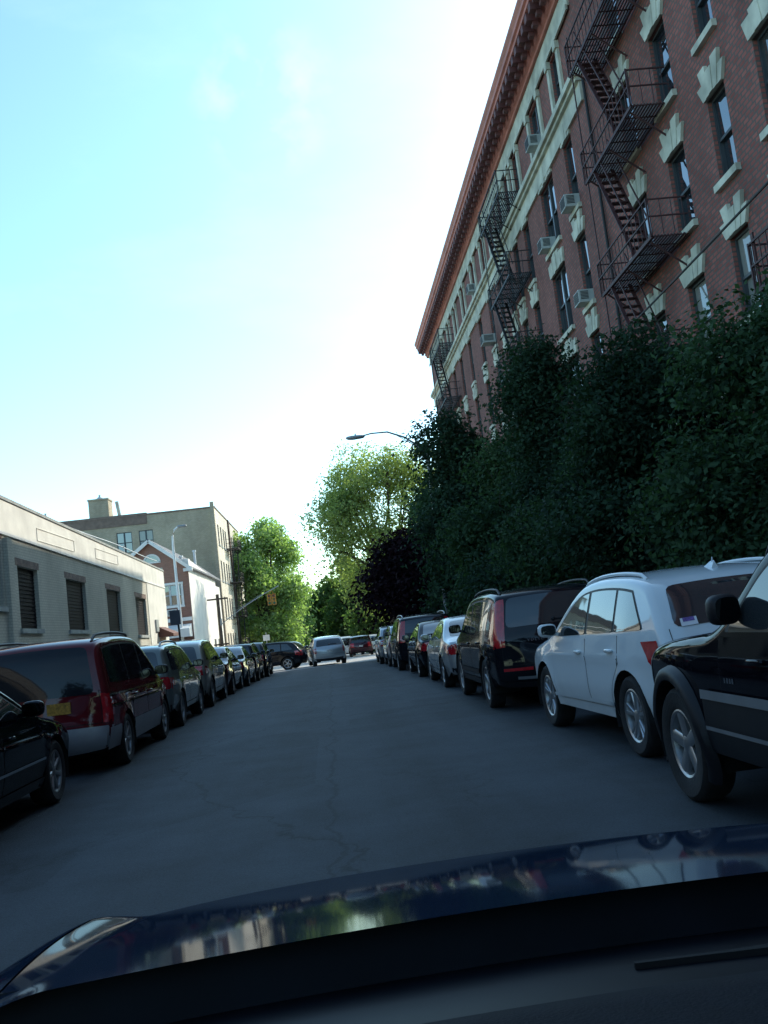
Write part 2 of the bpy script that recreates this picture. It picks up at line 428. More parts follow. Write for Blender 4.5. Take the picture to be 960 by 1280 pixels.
class Shape:
    def __init__(self, sp, ds):
        self.sp = sp; self.ds = ds
        pr = chaikin(sp['prof'], 3)
        self.p, self.s = resample(pr, ds)
        d = np.gradient(self.p, axis=0); d /= np.hypot(d[:, 0], d[:, 1])[:, None]
        n = np.c_[-d[:, 1], d[:, 0]]
        # profile runs front -> over the roof -> rear; outward normal is to the right of travel seen from +x
        n = -n if n[len(n)//2, 1] < 0 else n
        k = max(1, int(0.10/ds)); ker = np.ones(2*k+1)/(2*k+1)
        n = np.c_[np.convolve(np.pad(n[:, 0], k, 'edge'), ker, 'valid'), np.convolve(np.pad(n[:, 1], k, 'edge'), ker, 'valid')]
        n /= np.hypot(n[:, 0], n[:, 1])[:, None]
        self.n = n
        fy = np.abs(n[:, 0])**2; low = np.clip((1.0-self.p[:, 1])/0.25, 0, 1)
        self.c = 0.035 + 0.03*fy + (sp.get('bow', 0.09)-0.03)*fy*low
        self.r = sp.get('rad', 0.075) + 0.03*fy*low
        self.pin = self.p - n*(self.c+self.r)[:, None]
        self.xe = np.array([self.W(y, z) for y, z in self.pin])
        self.top = int(np.argmax(self.p[:, 1]))
    def belt(self, y):
        sp = self.sp; t = min(1, max(0, (sp['wb'][0]-y)/(sp['wb'][0]-sp['wb'][1])))
        return sp['belt'][0]*(1-t)+sp['belt'][1]*t
    def W(self, y, z):
        sp = self.sp; zb = self.belt(y); hw = sp['hw']
        if z <= zb:
            v = hermite([0.15, 0.34, 0.58, zb-.20, zb-.04, zb], [.90, .955, 1.0, .995, .972, .962], z)
        else:
            t = (z-zb)/(sp['H']-zb); v = .962-(.962-sp['vr'])*(.88*t+.12*t*t)
        L = sp['L']/2
        a = max(0, (y-.35*L)/(.65*L)); b = max(0, (-y-.45*L)/(.55*L))
        v *= 1-sp.get('tf', .13)*a**2.3-sp.get('tr', .08)*b**2.3
        x = hw*v
        zc = sp.get('crease')
        if zc: x += .011*math.exp(-((z-zc)/.03)**2)*(1 if z > zc else .6)
        for yw in sp['wb']:
            d = math.hypot(y-yw, z-sp['rw'])-sp['ra']
            if d < .3: x += sp.get('flare', .016)*math.exp(-(max(d, 0)/.07)**2)
        return x
    def ev(self, s, u, off=0.0):
        p = (np.interp(s, self.s, self.p[:, 0]), np.interp(s, self.s, self.p[:, 1]))
        n = (np.interp(s, self.s, self.n[:, 0]), np.interp(s, self.s, self.n[:, 1]))
        c = np.interp(s, self.s, self.c); r = np.interp(s, self.s, self.r); xe = np.interp(s, self.s, self.xe)
        au = min(1, abs(u)); q = max(0, (au-(1-r/xe))/(r/xe))
        d = c*au*au + r*(1-math.sqrt(max(0, 1-q*q)))
        nx = math.copysign(q*.9, u) if q > 0 else 0
        m = math.sqrt(max(0.05, 1-nx*nx))
        return (u*xe+nx*off, p[0]-n[0]*d+n[0]*off*m, p[1]-n[1]*d+n[1]*off*m)
    def s_rear(self, z):
        i = self.top; zz = self.p[i:, 1]
        k = i+int(np.argmin(np.abs(zz-z))); return self.s[k]
    def s_front(self, z):
        i = self.top; k = int(np.argmin(np.abs(self.p[:i, 1]-z))); return self.s[k]
    def s_y(self, y):
        m = self.p[:, 1] > self.belt(y)-.15
        k = np.where(m, np.abs(self.p[:, 0]-y), 9); return self.s[int(np.argmin(k))]
    # ---- meshes
    def body(self, mb):
        n = len(self.s); us = []
        rows = []
        for i in range(n):
            r = self.r[i]; xe = self.xe[i]; k0 = 1-r/xe
            u = list(np.linspace(-k0, k0, 11))
            a = [k0+(r/xe)*math.sin(t) for t in (R(22), R(45), R(67), R(90))]
            u = [-x for x in reversed(a)]+u+a
            row = []
            for x in u:
                au = min(1.0, abs(x)); q = max(0, min(1, (au-k0)/(r/xe)))
                d = self.c[i]*au*au+r*(1-math.sqrt(max(0, 1-q*q)))
                row.append((x*xe, self.p[i, 0]-self.n[i, 0]*d, self.p[i, 1]-self.n[i, 1]*d))
            rows.append(row)
        m = len(rows[0]); vs = [v for r in rows for v in r]
        mb.add(vs, [(i*m+j, i*m+j+1, (i+1)*m+j+1, (i+1)*m+j) for i in range(n-1) for j in range(m-1)])
        pts, tr = fill_poly(self.outline(), max(.055, self.ds*1.3))
        for sg in (1, -1):
            mb.add([(sg*self.W(y, z), y, z) for y, z in pts], tr)
    def outline(self):
        sp = self.sp; o = [tuple(p) for p in self.pin]
        zs = sp['sill']; bot = []
        yr, yf = sp['wb'][1], sp['wb'][0]; ra = sp['ra']; zc = sp['rw']
        dz = zs-zc; w = math.sqrt(max(0.01, ra*ra-dz*dz))
        def arch(yc):
            a0 = math.atan2(dz, -w); a1 = math.atan2(dz, w)
            if a0 < 0: a0 += 2*PI
            return [(yc+ra*math.cos(a0+(a1-a0)*t), zc+ra*math.sin(a0+(a1-a0)*t)) for t in np.linspace(0, 1, 17)]
        ylo = o[-1][0]
        if ylo < yr-w-.03: bot.append((yr-w-.03, zs))
        bot += arch(yr)
        bot += arch(yf)
        return o+bot
    def side(self, mb, poly, off, sg, gs=.07):
        pts, tr = fill_poly(poly, gs)
        mb.add([(sg*(self.W(y, z)+off), y, z) for y, z in pts], tr)
    def top_panel(self, mb, poly, off, gs=.07):
        """poly in (s, u)"""
        pts, tr = fill_poly([(s, u*.8) for s, u in poly], gs)
        mb.add([self.ev(s, u/.8, off) for s, u in pts], tr)
    def dlo(self, m):
        pts = []
        pin = self.p-self.n*(self.c+self.r+m)[:, None]
        for y, z in pin:
            if z > self.belt(y)+.035: pts.append((y, z))
        yb, ye = pts[0][0], pts[-1][0]
        pts.append((ye, self.belt(ye)+.03)); pts.append((yb, self.belt(yb)+.03))
        return pts

def wheel_meshes(R_, style, key):
    """tyre and rim meshes; outer face towards +X"""
    rr = R_*.66 if style != 'five_old' else R_*.60
    w = .11
    t = MB().lathe_x([(rr, .085), (rr+.02, .103), (R_-.035, w), (R_-.008, w-.02), (R_, w-.045), (R_, -w+.045), (R_-.02, -w), (rr, -.09)], 36)
    rim = MB().lathe_x([(rr+.006, .092), (rr-.006, .096), (rr-.022, .086), (rr-.035, .02), (rr-.04, -.09)], 36)
    n = {'ten': 5, 'five_old': 5, 'five': 5, 'seven': 7, 'steel': 8}[style]
    for k in range(n):
        offs = (-.17, .17) if style == 'ten' else (0,)
        for da in offs:
            a = 2*PI*k/n+.3; a2 = a+da
            ca, sa = math.cos(a), math.sin(a); cb, sb = math.cos(a2), math.sin(a2)
            w0, w1 = {'ten': (.018, .022), 'five_old': (.045, .05), 'five': (.035, .028), 'seven': (.022, .024), 'steel': (.03, .05)}[style]
            r0, r1 = .03, rr-.012
            p0 = (r0*ca, r0*sa); p1 = (r1*cb, r1*sb)
            t0 = (-sa, ca); t1 = (-sb, cb)
            vs = []
            for (p, tt, ww, xo, xi) in ((p0, t0, w0, .075, .03), (p1, t1, w1, .088, .045)):
                vs += [(xo-.012, p[0]-tt[0]*ww, p[1]-tt[1]*ww), (xo, p[0]-tt[0]*ww*.6, p[1]-tt[1]*ww*.6), (xo, p[0]+tt[0]*ww*.6, p[1]+tt[1]*ww*.6), (xo-.012, p[0]+tt[0]*ww, p[1]+tt[1]*ww), (xi, p[0]+tt[0]*ww, p[1]+tt[1]*ww), (xi, p[0]-tt[0]*ww, p[1]-tt[1]*ww)]
            rim.add(vs, [(i, (i+1) % 6, 6+(i+1) % 6, 6+i) for i in range(6)])
    rim.lathe_x([(.001, .088), (.03, .086), (.055, .076), (.06, .03)], 18)
    hub = MB().lathe_x([(.001, .015), (.15, .015), (.155, .0), (.15, -.01), (.08, -.03), (.001, -.03)], 24)
    hub.lathe_x([(rr-.03, -.02), (.16, -.03)], 24)
    return hub, t, rim
WHEELS = {}
def add_wheels(root, sh, style, alloy, low=False):
    sp = sh.sp; key = (round(sp['rw'], 3), style, alloy.name)
    if key not in WHEELS:
        h, t, r = wheel_meshes(sp['rw'], style, key)
        oh = h.build('wheel', M['disc'], None, 35); ot = t.build('tyre', M['tyre'], None, 40); orr = r.build('rim', alloy, None, 35)
        WHEELS[key] = (oh.data, ot.data, orr.data)
        for o in (oh, ot, orr): bpy.data.objects.remove(o)
    md = WHEELS[key]
    for yw in sp['wb']:
        for sg in (-1, 1):
            x = sh.W(yw, sp['rw']+sp['ra'])-.125+sp.get('wout', 0)
            o = bpy.data.objects.new('wheel', md[0]); COL.objects.link(o); o.parent = root
            o.location = (sg*x, yw, sp['rw']); o.rotation_euler = (random.uniform(0, 6), 0, 0 if sg > 0 else PI)
            for nm, me in (('tyre', md[1]), ('rim', md[2])):
                c = bpy.data.objects.new(nm, me); COL.objects.link(c); c.parent = o

def make_car(name, label, cat, sp, loc, rz, paint, ds=.05, group=None, wheels='five', alloy='alloy', glass='glass', trim=None, rails=None, detail=True,
             plate='plate_w', tail='wide', handles=None, extra=None, mirror_mat=None, clad=None, rear_glass=None):
    root = thing(name, label, cat, loc, rz, group)
    sh = Shape(sp, ds); P = paint
    gs = max(.055, ds*1.3)
    mb = MB(); sh.body(mb); mb.build('body', P, root, 38, merge=True, recalc=True)
    ub = MB()
    hwid = sp['hw']*.86; z0 = sp['sill']+.03
    ub.box(-hwid, hwid, sh.pin[-1][0]+.02, sh.pin[0][0]-.02, z0, z0+.05)
    for yw in sp['wb']:
        for sg in (1, -1):                     # wheel housings
            n = 14; xo = sh.W(yw, sp['rw']+sp['ra'])-.004; xi = sp['hw']*.55; ra = sp['ra']+.004
            vs = []
            for k in range(n+1):
                a = PI*k/n*1.2-.1*PI
                for x in (xo if abs(sg) else 0, xi): vs.append((sg*x, yw+ra*math.cos(a), sp['rw']+ra*math.sin(a)))
            ub.add(vs, [(2*k, 2*k+1, 2*k+3, 2*k+2) for k in range(n)])
            ub.add([(sg*xi, yw+ra*math.cos(PI*k/n*1.2-.1*PI), sp['rw']+ra*math.sin(PI*k/n*1.2-.1*PI)) for k in range(n+1)], [tuple(range(n+1))])
    ub.build('underbody', M['under'], root)
    # side glass
    dl = sh.dlo(.012)
    ye, lean = sp['dend']; lean = -lean
    zb = sh.belt(ye)
    dlb = clip_half(dl, -1, -lean, -(ye-.03)-lean*zb)      # y + lean*(z-zb) >= ye
    for sg in (1, -1):
        m = MB(); sh.side(m, round_poly(dlb, .05), .003, sg, gs); m.build('window_surround', trim or M['black_trim'], root, 40, recalc=True)
    inner = clip_half(sh.dlo(.034), -1, -lean, -ye-lean*zb)
    cuts = sp['pillars']
    lo = [(None, 0, 0)]+cuts
    for i in range(len(cuts)+1):
        w = inner
        if i > 0:
            yb, ln, wd = cuts[i-1]; z_ = sh.belt(yb); w = clip_half(w, 1, ln, yb-wd/2+ln*z_)
        if i < len(cuts):
            yb, ln, wd = cuts[i]; z_ = sh.belt(yb); w = clip_half(w, -1, -ln, -(yb+wd/2)-ln*z_)
        if len(w) < 3: continue
        w = round_poly(w, .045)
        for sg in (1, -1):
            m = MB(); sh.side(m, w, .0065, sg, gs); m.build('side_window', M[glass], root, 40, recalc=True)
    # windscreen and rear window
    s0, s1 = sh.s_front(sp['ws'][0]), sh.s_front(sp['ws'][1])
    a = .86
    m = MB(); sh.top_panel(m, round_poly([(s0, -a), (s1, -a), (s1, a), (s0, a)], .09), .004, gs); m.build('windscreen', M[glass], root, 40, recalc=True)
    s0, s1 = sh.s_rear(sp['bw'][0]), sh.s_rear(sp['bw'][1])
    a = sp.get('bwu', .82); a2 = sp.get('bwu2', a)
    m = MB(); sh.top_panel(m, round_poly([(s0, -a), (s1, -a2), (s1, a2), (s0, a)], .1), .004, gs); m.build('rear_window', M[rear_glass or glass], root, 40, recalc=True)
    # doors
    ra = sp['ra']+.055
    if detail:
        for (y0, y1) in sp['doors']:
            zs = sp['sill']+.10; zt = sh.belt((y0+y1)/2)-.0
            def edge(y, sgn, z):
                for yw in sp['wb']:
                    dz = z-sp['rw']
                    if abs(dz) < ra:
                        h = math.sqrt(ra*ra-dz*dz)
                        if sgn < 0 and yw < (y0+y1)/2: y = max(y, yw+h)
                        if sgn > 0 and yw > (y0+y1)/2: y = min(y, yw-h)
                return y
            zz = np.linspace(zs, zt, 9)
            poly = [(edge(y0, 1, z), z) for z in zz]+[(edge(y1, -1, z), z) for z in zz[::-1]]
            big = [(edge(y0, 1, z)+.006, z-.003) for z in zz]+[(edge(y1, -1, z)-.006, z-.003) for z in zz[::-1]]
            for sg in (1, -1):
                m = MB(); sh.side(m, big, .0012, sg, gs); m.build('door_gap', M['seam'], root, 40, recalc=True)
                m = MB(); sh.side(m, round_poly(poly, .03), .0028, sg, gs); d = m.build('door', P, root, 40, recalc=True)
                yh = min(y0, y1)+.16; zh = sh.belt(yh)-sp.get('hdrop', .16)
                x = sg*(sh.W(yh, zh)+.022)
                m = MB().ellipsoid((x, yh+.03, zh), (.016, .10, .017), 12, 6, .6)
                m.build('handle', handles or P, d, 40)
    if detail and sp is not SEDAN and 'gate' in sp:
        zg = sp['gate']; zt = sp['bw'][1]+.02; m = MB()
        for sg in (1, -1):
            sh.top_panel(m, [(sh.s_rear(zt), sg*.885), (sh.s_rear(zt), sg*.893), (sh.s_rear(zg), sg*.893), (sh.s_rear(zg), sg*.885)], .003, gs)
        sh.top_panel(m, [(sh.s_rear(zg), -.893), (sh.s_rear(zg), .893), (sh.s_rear(zg)+.008, .893), (sh.s_rear(zg)+.008, -.893)], .003, gs)
        m.build('tailgate_gap', M['seam'], root, recalc=True)
    if detail and 'gate' in sp and 'plx' not in sp:
        m = MB(); sq = sh.s_rear(sp['bw'][1]+.04); pw = [sh.ev(sq, u, .02) for u in (-.02, .25, .5)]
        m.tube(pw, .010, 6); m.ellipsoid(pw[0], (.03, .02, .03), 10, 6); m.build('rear_wiper', M['black_trim'], root, 50)
    # mirrors
    ym = sp['mir']; zm = sh.belt(ym)+.075+sp.get('mz', 0)
    for sg in (1, -1):
        x = sh.W(ym, zm)
        ms = sp.get('ms', 1)
        mx = .105*sp.get('mw', ms); xo_ = sp.get('mo', .135)
        m = MB().ellipsoid((sg*(x+xo_), ym, zm+.03), (mx, .06*ms, .075*ms), 16, 10, .62)
        m.bar((sg*(x-.02), ym+.01, zm-.03), (sg*(x+.08), ym, zm-.01), .06, .04)
        mo = m.build('mirror', mirror_mat or P, root, 45)
        mg = M['mirror_bright'] if P is PW else M['mirror']
        gl = []
        for k in range(16):
            t = 2*PI*k/16; gl.append((sg*(x+xo_)+.8*mx*math.copysign(abs(math.cos(t))**.62, math.cos(t)), ym-.062*ms, zm+.03+.058*ms*math.copysign(abs(math.sin(t))**.62, math.sin(t))))
        MB().add(gl, [tuple(range(16))]).build('mirror_glass', mg, mo)
    # lamps, plate, grille
    def rear_lamp(z0, z1, u0, yl, mat=M['tail'], taper=0.0, nm='tail_light', off=.006):
        for sg in (1, -1):
            m = MB()
            if u0 < 1: sh.top_panel(m, [(sh.s_rear(z1), sg*u0), (sh.s_rear(z1), sg*1.0), (sh.s_rear(z0), sg*1.0), (sh.s_rear(z0), sg*(u0+taper))], off, gs*.7)
            k = [i for i in range(sh.top, len(sh.s)) if z0 <= sh.pin[i, 1] <= z1]
            if k and yl > 0:
                poly = [tuple(sh.pin[i]) for i in k]
                poly = poly+[(poly[-1][0]+yl*(1-taper), poly[-1][1]+.01), (poly[0][0]+yl, poly[0][1]-.01)]
                sh.side(m, poly, off, sg, gs*.7)
            m.build(nm, mat, root, 40, recalc=True)
    if tail == 'wide': rear_lamp(sp['tz'][0], sp['tz'][1], .62, .20)
    elif tail == 'wedge': rear_lamp(sp['tz'][0], sp['tz'][1], .52, .30, taper=.55)
    elif tail == 'tall': rear_lamp(sp['tz'][0], sp['tz'][1], .84, .14)
    elif tail == 'slim': rear_lamp(sp['tz'][0], sp['tz'][1], .90, .07)
    elif tail == 'small': rear_lamp(sp['tz'][0], sp['tz'][1], .78, .10)
    zf = sp['hz']
    for sg in (1, -1):
        m = MB(); sh.top_panel(m, [(sh.s_front(zf), sg*.52), (sh.s_front(zf), sg*.97), (sh.s_front(zf+.13), sg*.97), (sh.s_front(zf+.13), sg*.55)], .005, gs)
        m.build('headlight', M['lamp'], root, 40, recalc=True)
    m = MB(); sh.top_panel(m, [(sh.s_front(zf-.02), -.46), (sh.s_front(zf-.02), .46), (sh.s_front(zf+.12), .46), (sh.s_front(zf+.12), -.46)], .005, gs); m.build('grille', M['black_trim'], root, 40, recalc=True)
    yq = sp['plate']; sr = sh.s_rear(yq); px = sh.ev(sr, 0, .012); nr = sh.ev(sr, 0, .02)
    plx = sp.get('plx', 0); px = sh.ev(sr, plx/sp['hw'], .012)
    MB().box(plx-.145, plx+.145, px[1]-.006, px[1]+.012, yq-.07, yq+.07).build('licence_plate', M[plate], root)
    # lower sills and rear bumper skirt
    m = MB()
    sh.top_panel(m, [(sh.s_rear(.40), -.97), (sh.s_rear(.40), .97), (sh.s_rear(.27), .97), (sh.s_rear(.27), -.97)], .006, gs)
    m.build('bumper_skirt', clad or M['black_trim'], root, 40, recalc=True)
    w = math.sqrt(sp['ra']**2-(sp['sill']+.05-sp['rw'])**2)+.03
    for sg in (1, -1):
        m = MB(); sh.side(m, [(sp['wb'][0]-w, sp['sill']), (sp['wb'][0]-w, sp['sill']+.09), (sp['wb'][1]+w, sp['sill']+.09), (sp['wb'][1]+w, sp['sill'])], .014, sg, gs)
        m.build('sill_trim', clad or P, root, 40, recalc=True)
    if rails is not None:
        ya, yb = sp['rails']
        for sg in (1, -1):
            pts = []
            for t in np.linspace(0, 1, 15):
                h = sp.get('rh', .055)*min(1, min(t, 1-t)/.07)
                pts.append(sh.ev(sh.s_y(ya+(yb-ya)*t), sg*.86, h-.004))
            MB().tube(pts, .019, 8).build('roof_rail', rails, root, 50)
    add_wheels(root, sh, wheels, M[alloy])
    if extra: extra(root, sh, P, gs)
    return root, sh

# ---- body styles (metres; +y is forward)
CROSS = dict(rh=.03, gate=.66, L=4.63, hw=.94, H=1.655, wb=(1.42, -1.39), rw=.36, ra=.415, sill=.30, belt=(1.02, 1.10), vr=.77, crease=.86, tf=.12, tr=.08,
    prof=[(2.14,.24),(2.29,.33),(2.32,.58),(2.27,.80),(2.06,.93),(1.6,1.02),(1.12,1.09),(.72,1.33),(.32,1.545),(0,1.63),(-.5,1.657),(-1.15,1.635),(-1.60,1.58),(-1.82,1.51),(-2.06,1.26),(-2.21,1.04),(-2.29,.93),(-2.31,.70),(-2.31,.48),(-2.2,.28)],
    pillars=[(-.24, .02, .075), (-1.08, -.06, .06)], dend=(-1.78, .95), ws=(1.12, 1.53), bw=(1.50, 1.13), bwu=.80, bwu2=.84, doors=[(.98, -.23), (-.26, -1.2)], mir=.76, tz=(.78, 1.05), hz=.66, plate=.82, rails=(.25, -1.55), hdrop=.15)
SUV = dict(gate=.64, L=4.80, hw=.95, H=1.74, wb=(1.46, -1.40), rw=.37, ra=.43, sill=.33, belt=(1.08, 1.14), vr=.80, crease=.9, tf=.12, tr=.07,
    prof=[(2.25,.26),(2.38,.36),(2.40,.62),(2.34,.88),(2.10,1.01),(1.6,1.09),(1.16,1.14),(.78,1.40),(.42,1.62),(.1,1.71),(-.6,1.742),(-1.4,1.735),(-2.02,1.69),(-2.17,1.62),(-2.26,1.35),(-2.33,1.12),(-2.37,.95),(-2.40,.72),(-2.40,.5),(-2.30,.30)],
    pillars=[(-.20, .02, .08), (-1.08, 0, .07)], dend=(-1.98, .12), ws=(1.18, 1.62), bw=(1.61, 1.17), bwu=.80, bwu2=.82, doors=[(1.0, -.19), (-.22, -1.16)], mir=.82, tz=(.92, 1.60), hz=.70, plate=.98, rails=(.35, -2.0), hdrop=.16)
JEEP = dict(L=4.61, hw=.915, H=1.75, wb=(1.36, -1.33), rw=.385, ra=.455, sill=.40, belt=(1.12, 1.13), vr=.79, tf=.15, tr=.06, flare=.0, wout=.03,
    prof=[(2.04,.36),(2.14,.46),(2.15,.68),(2.11,.93),(1.95,1.055),(1.5,1.12),(.98,1.155),(.64,1.18),(.32,1.42),(.04,1.63),(-.25,1.72),(-.8,1.75),(-1.5,1.73),(-2.0,1.68),(-2.13,1.6),(-2.20,1.35),(-2.25,1.13),(-2.28,.9),(-2.30,.7),(-2.28,.5),(-2.2,.38)],
    pillars=[(-.22, .02, .09), (-1.06, 0, .08)], dend=(-1.92, .1), ws=(1.22, 1.62), bw=(1.60, 1.16), doors=[(.52, -.2), (-.24, -1.12)], mir=.24, mz=.065, ms=1.2, mw=.86, mo=.10, tz=(.8, 1.1), hz=.76, plate=.8, rails=(.2, -1.9), hdrop=.13)
SEDAN = dict(L=4.80, hw=.90, H=1.45, wb=(1.42, -1.35), rw=.325, ra=.375, sill=.24, belt=(.90, .98), vr=.70, crease=.72, tf=.13, tr=.10,
    prof=[(2.26,.20),(2.39,.30),(2.40,.52),(2.33,.70),(2.05,.80),(1.5,.90),(1.02,.96),(.55,1.20),(.15,1.38),(-.25,1.445),(-.7,1.44),(-1.1,1.36),(-1.55,1.13),(-1.85,1.01),(-2.2,.98),(-2.33,.95),(-2.39,.80),(-2.40,.55),(-2.37,.36),(-2.27,.24)],
    pillars=[(-.18, .03, .08)], dend=(-1.28, .55), ws=(.99, 1.37), bw=(1.35, 1.06), bwu=.82, bwu2=.82, doors=[(.98, -.17), (-.2, -1.1)], mir=.72, tz=(.70, .90), hz=.52, plate=.74, rails=(.1, -.9), hdrop=.13)
COUPE = dict(SEDAN, belt=(.88, .97), pillars=[(-.30, .03, .08)])
VAN = dict(gate=.66, L=4.78, hw=.96, H=1.74, wb=(1.45, -1.42), rw=.335, ra=.385, sill=.27, belt=(1.02, 1.08), vr=.82, crease=.80, tf=.13, tr=.05,
    prof=[(2.26,.22),(2.38,.32),(2.39,.55),(2.30,.76),(2.02,.90),(1.55,1.04),(1.30,1.12),(.85,1.40),(.42,1.63),(.05,1.72),(-.6,1.745),(-1.5,1.735),(-2.05,1.69),(-2.2,1.60),(-2.27,1.35),(-2.32,1.07),(-2.35,.85),(-2.39,.62),(-2.39,.42),(-2.28,.26)],
    pillars=[(.02, .03, .08), (-.98, 0, .06)], dend=(-2.0, .06), ws=(1.15, 1.62), bw=(1.60, 1.02), bwu=.82, bwu2=.83, doors=[(1.12, .05), (0, -1.0)], mir=.92, tz=(.66, .98), hz=.58, plate=.86, plx=.32, rails=(.2, -2.0), hdrop=.18)
WAGON = dict(gate=.62, L=4.52, hw=.875, H=1.58, wb=(1.30, -1.24), rw=.335, ra=.385, sill=.30, belt=(.98, 1.04), vr=.78, crease=.82, tf=.12, tr=.06,
    prof=[(2.12,.24),(2.25,.34),(2.26,.58),(2.18,.80),(1.95,.90),(1.4,.99),(.96,1.05),(.55,1.30),(.2,1.48),(-.1,1.55),(-.7,1.58),(-1.5,1.57),(-1.95,1.53),(-2.08,1.46),(-2.18,1.22),(-2.23,1.02),(-2.25,.8),(-2.26,.58),(-2.24,.4),(-2.14,.28)],
    pillars=[(-.22, .02, .075), (-1.0, 0, .06)], dend=(-1.84, .2), ws=(1.09, 1.47), bw=(1.46, 1.05), doors=[(.9, -.21), (-.24, -1.08)], mir=.66, tz=(.74, 1.0), hz=.6, plate=.72, rails=(.1, -1.75), hdrop=.15)

# ------------------------------------------------------------------ setting
M['asphalt'] = mat_asphalt('asphalt', 0.041, (.80, 1.0, 1.22))
M['ground'] = mat_plain('dusty ground', (0.10, 0.10, 0.085), 0.95, vary=0.35, scale=0.4, bump=0.4)
M['walk'] = mat_brick('concrete flags', (0.22, 0.215, 0.20), (0.25, 0.245, 0.23), (0.09, 0.09, 0.085), 1.5, 1.5, 0.02, stain=0.4, bump=0.3)
def flags_fix():
    # pavement flags lie in the XY plane
    nt = M['walk'].node_tree
    for n in nt.nodes:
        if n.type == 'COMBXYZ':
            s = [q for q in nt.nodes if q.type == 'SEPXYZ'][0]
            nt.links.new(s.outputs['X'], n.inputs['X']); nt.links.new(s.outputs['Y'], n.inputs['Y'])
flags_fix()
M['kerb'] = mat_plain('kerb stone', (0.24, 0.235, 0.22), 0.85, vary=0.25, scale=2, bump=0.3)
YS = [-30, -10, 0, 6, 12, 16, 20, 23, 26, 29, 32, 36, 40, 45, 50, 51, 61, 65, 75, 82, 92, 104, 112, 125, 150, 200, 300, 420]
def strip(name, x0, x1, ya, yb, dz, mat, nx=1):
    ys = sorted({y for y in YS if ya < y < yb} | {ya, yb}); mb = MB()
    xs = np.linspace(x0, x1, nx+1)
    mb.add([(x, y, g(y)+dz) for y in ys for x in xs], [(i*(nx+1)+j, i*(nx+1)+j+1, (i+1)*(nx+1)+j+1, (i+1)*(nx+1)+j) for i in range(len(ys)-1) for j in range(nx)])
    return tag(mb.build(name, mat), kind='structure')
def slab(name, x0, x1, ya, yb, h, mat):
    ys = sorted({y for y in YS if ya < y < yb} | {ya, yb}); mb = MB(); n = len(ys)
    prof = [(x0, -.1), (x0, h), (x1, h), (x1, -.1)]
    vs = [(x, y, g(y)+z) for y in ys for x, z in prof]
    fs = [(i*4+j, (i+1)*4+j, (i+1)*4+j+1, i*4+j+1) for i in range(n-1) for j in range(3)]
    fs += [(0, 1, 2, 3), ((n-1)*4+3, (n-1)*4+2, (n-1)*4+1, (n-1)*4)]
    mb.add(vs, fs)
    return tag(mb.build(name, mat, recalc=True), kind='structure')
M['paving'] = mat_plain('sunlit pale road', (0.40, 0.39, 0.37), 0.85, vary=0.15, scale=.5, bump=.3)  # paler than the asphalt: sunlight at the crossing put into the colour
strip('ground', -300, 300, -30, 420, -0.03, M['ground'], 2)
strip('road', -4.8, 4.35, -30, 52, 0.0, M['asphalt'], 1)
strip('road', -4.8, 4.35, 52, 112, 0.0, M['paving'], 1)
strip('cross_road', -90, -4.8, 51, 61, 0.0, M['paving'])
strip('cross_road', 4.35, 70, 65, 75, 0.0, M['paving'])
strip('cross_road', -90, 70, 112, 122, 0.0, M['asphalt'])
slab('pavement', 4.47, 9.6, -30, 65, .12, M['walk']); slab('kerb', 4.35, 4.467, -30, 65, .125, M['kerb'])
slab('pavement', 4.47, 12, 75, 112, .12, M['walk']); slab('kerb', 4.35, 4.467, 75, 112, .125, M['kerb'])
slab('pavement', -8.9, -4.92, -30, 51, .12, M['walk']); slab('kerb', -4.917, -4.8, -30, 51, .125, M['kerb'])
slab('pavement', -8.9, -4.92, 61, 112, .12, M['walk']); slab('kerb', -4.917, -4.8, 61, 112, .125, M['kerb'])

# ------------------------------------------------------------------ building kit
def part(mb, name, mat, root, smooth=None, recalc=True):
    o = mb.build(name, mat, None, smooth, recalc=recalc)
    o.parent = root
    if root.type == 'EMPTY': o.matrix_parent_inverse = Matrix.Translation(-root.location)
    return o
def fbox(mb, T, a0, a1, d0, d1, z0, z1):
    vs = [T(a, d, z) for z in (z0, z1) for a, d in ((a0, d0), (a1, d0), (a1, d1), (a0, d1))]
    return mb.add(vs, [(0,3,2,1),(4,5,6,7),(0,1,5,4),(1,2,6,5),(2,3,7,6),(3,0,4,7)])
def wall_grid(mb, T, a0, a1, z0, z1, holes, depth=.2):
    A = sorted({a0, a1} | {v for h in holes for v in h[:2] if a0 < v < a1}); Z = sorted({z0, z1} | {v for h in holes for v in h[2:4] if z0 < v < z1})
    for i in range(len(A)-1):
        for j in range(len(Z)-1):
            ca, cz = (A[i]+A[i+1])/2, (Z[j]+Z[j+1])/2
            if any(h[0] < ca < h[1] and h[2] < cz < h[3] for h in holes): continue
            mb.quad(T(A[i], 0, Z[j]), T(A[i+1], 0, Z[j]), T(A[i+1], 0, Z[j+1]), T(A[i], 0, Z[j+1]))
    for (p, q, r, s) in [h[:4] for h in holes]:
        for (u, v) in (((p, r), (q, r)), ((q, r), (q, s)), ((q, s), (p, s)), ((p, s), (p, r))):
            mb.quad(T(u[0], 0, u[1]), T(v[0], 0, v[1]), T(v[0], -depth, v[1]), T(u[0], -depth, u[1]))
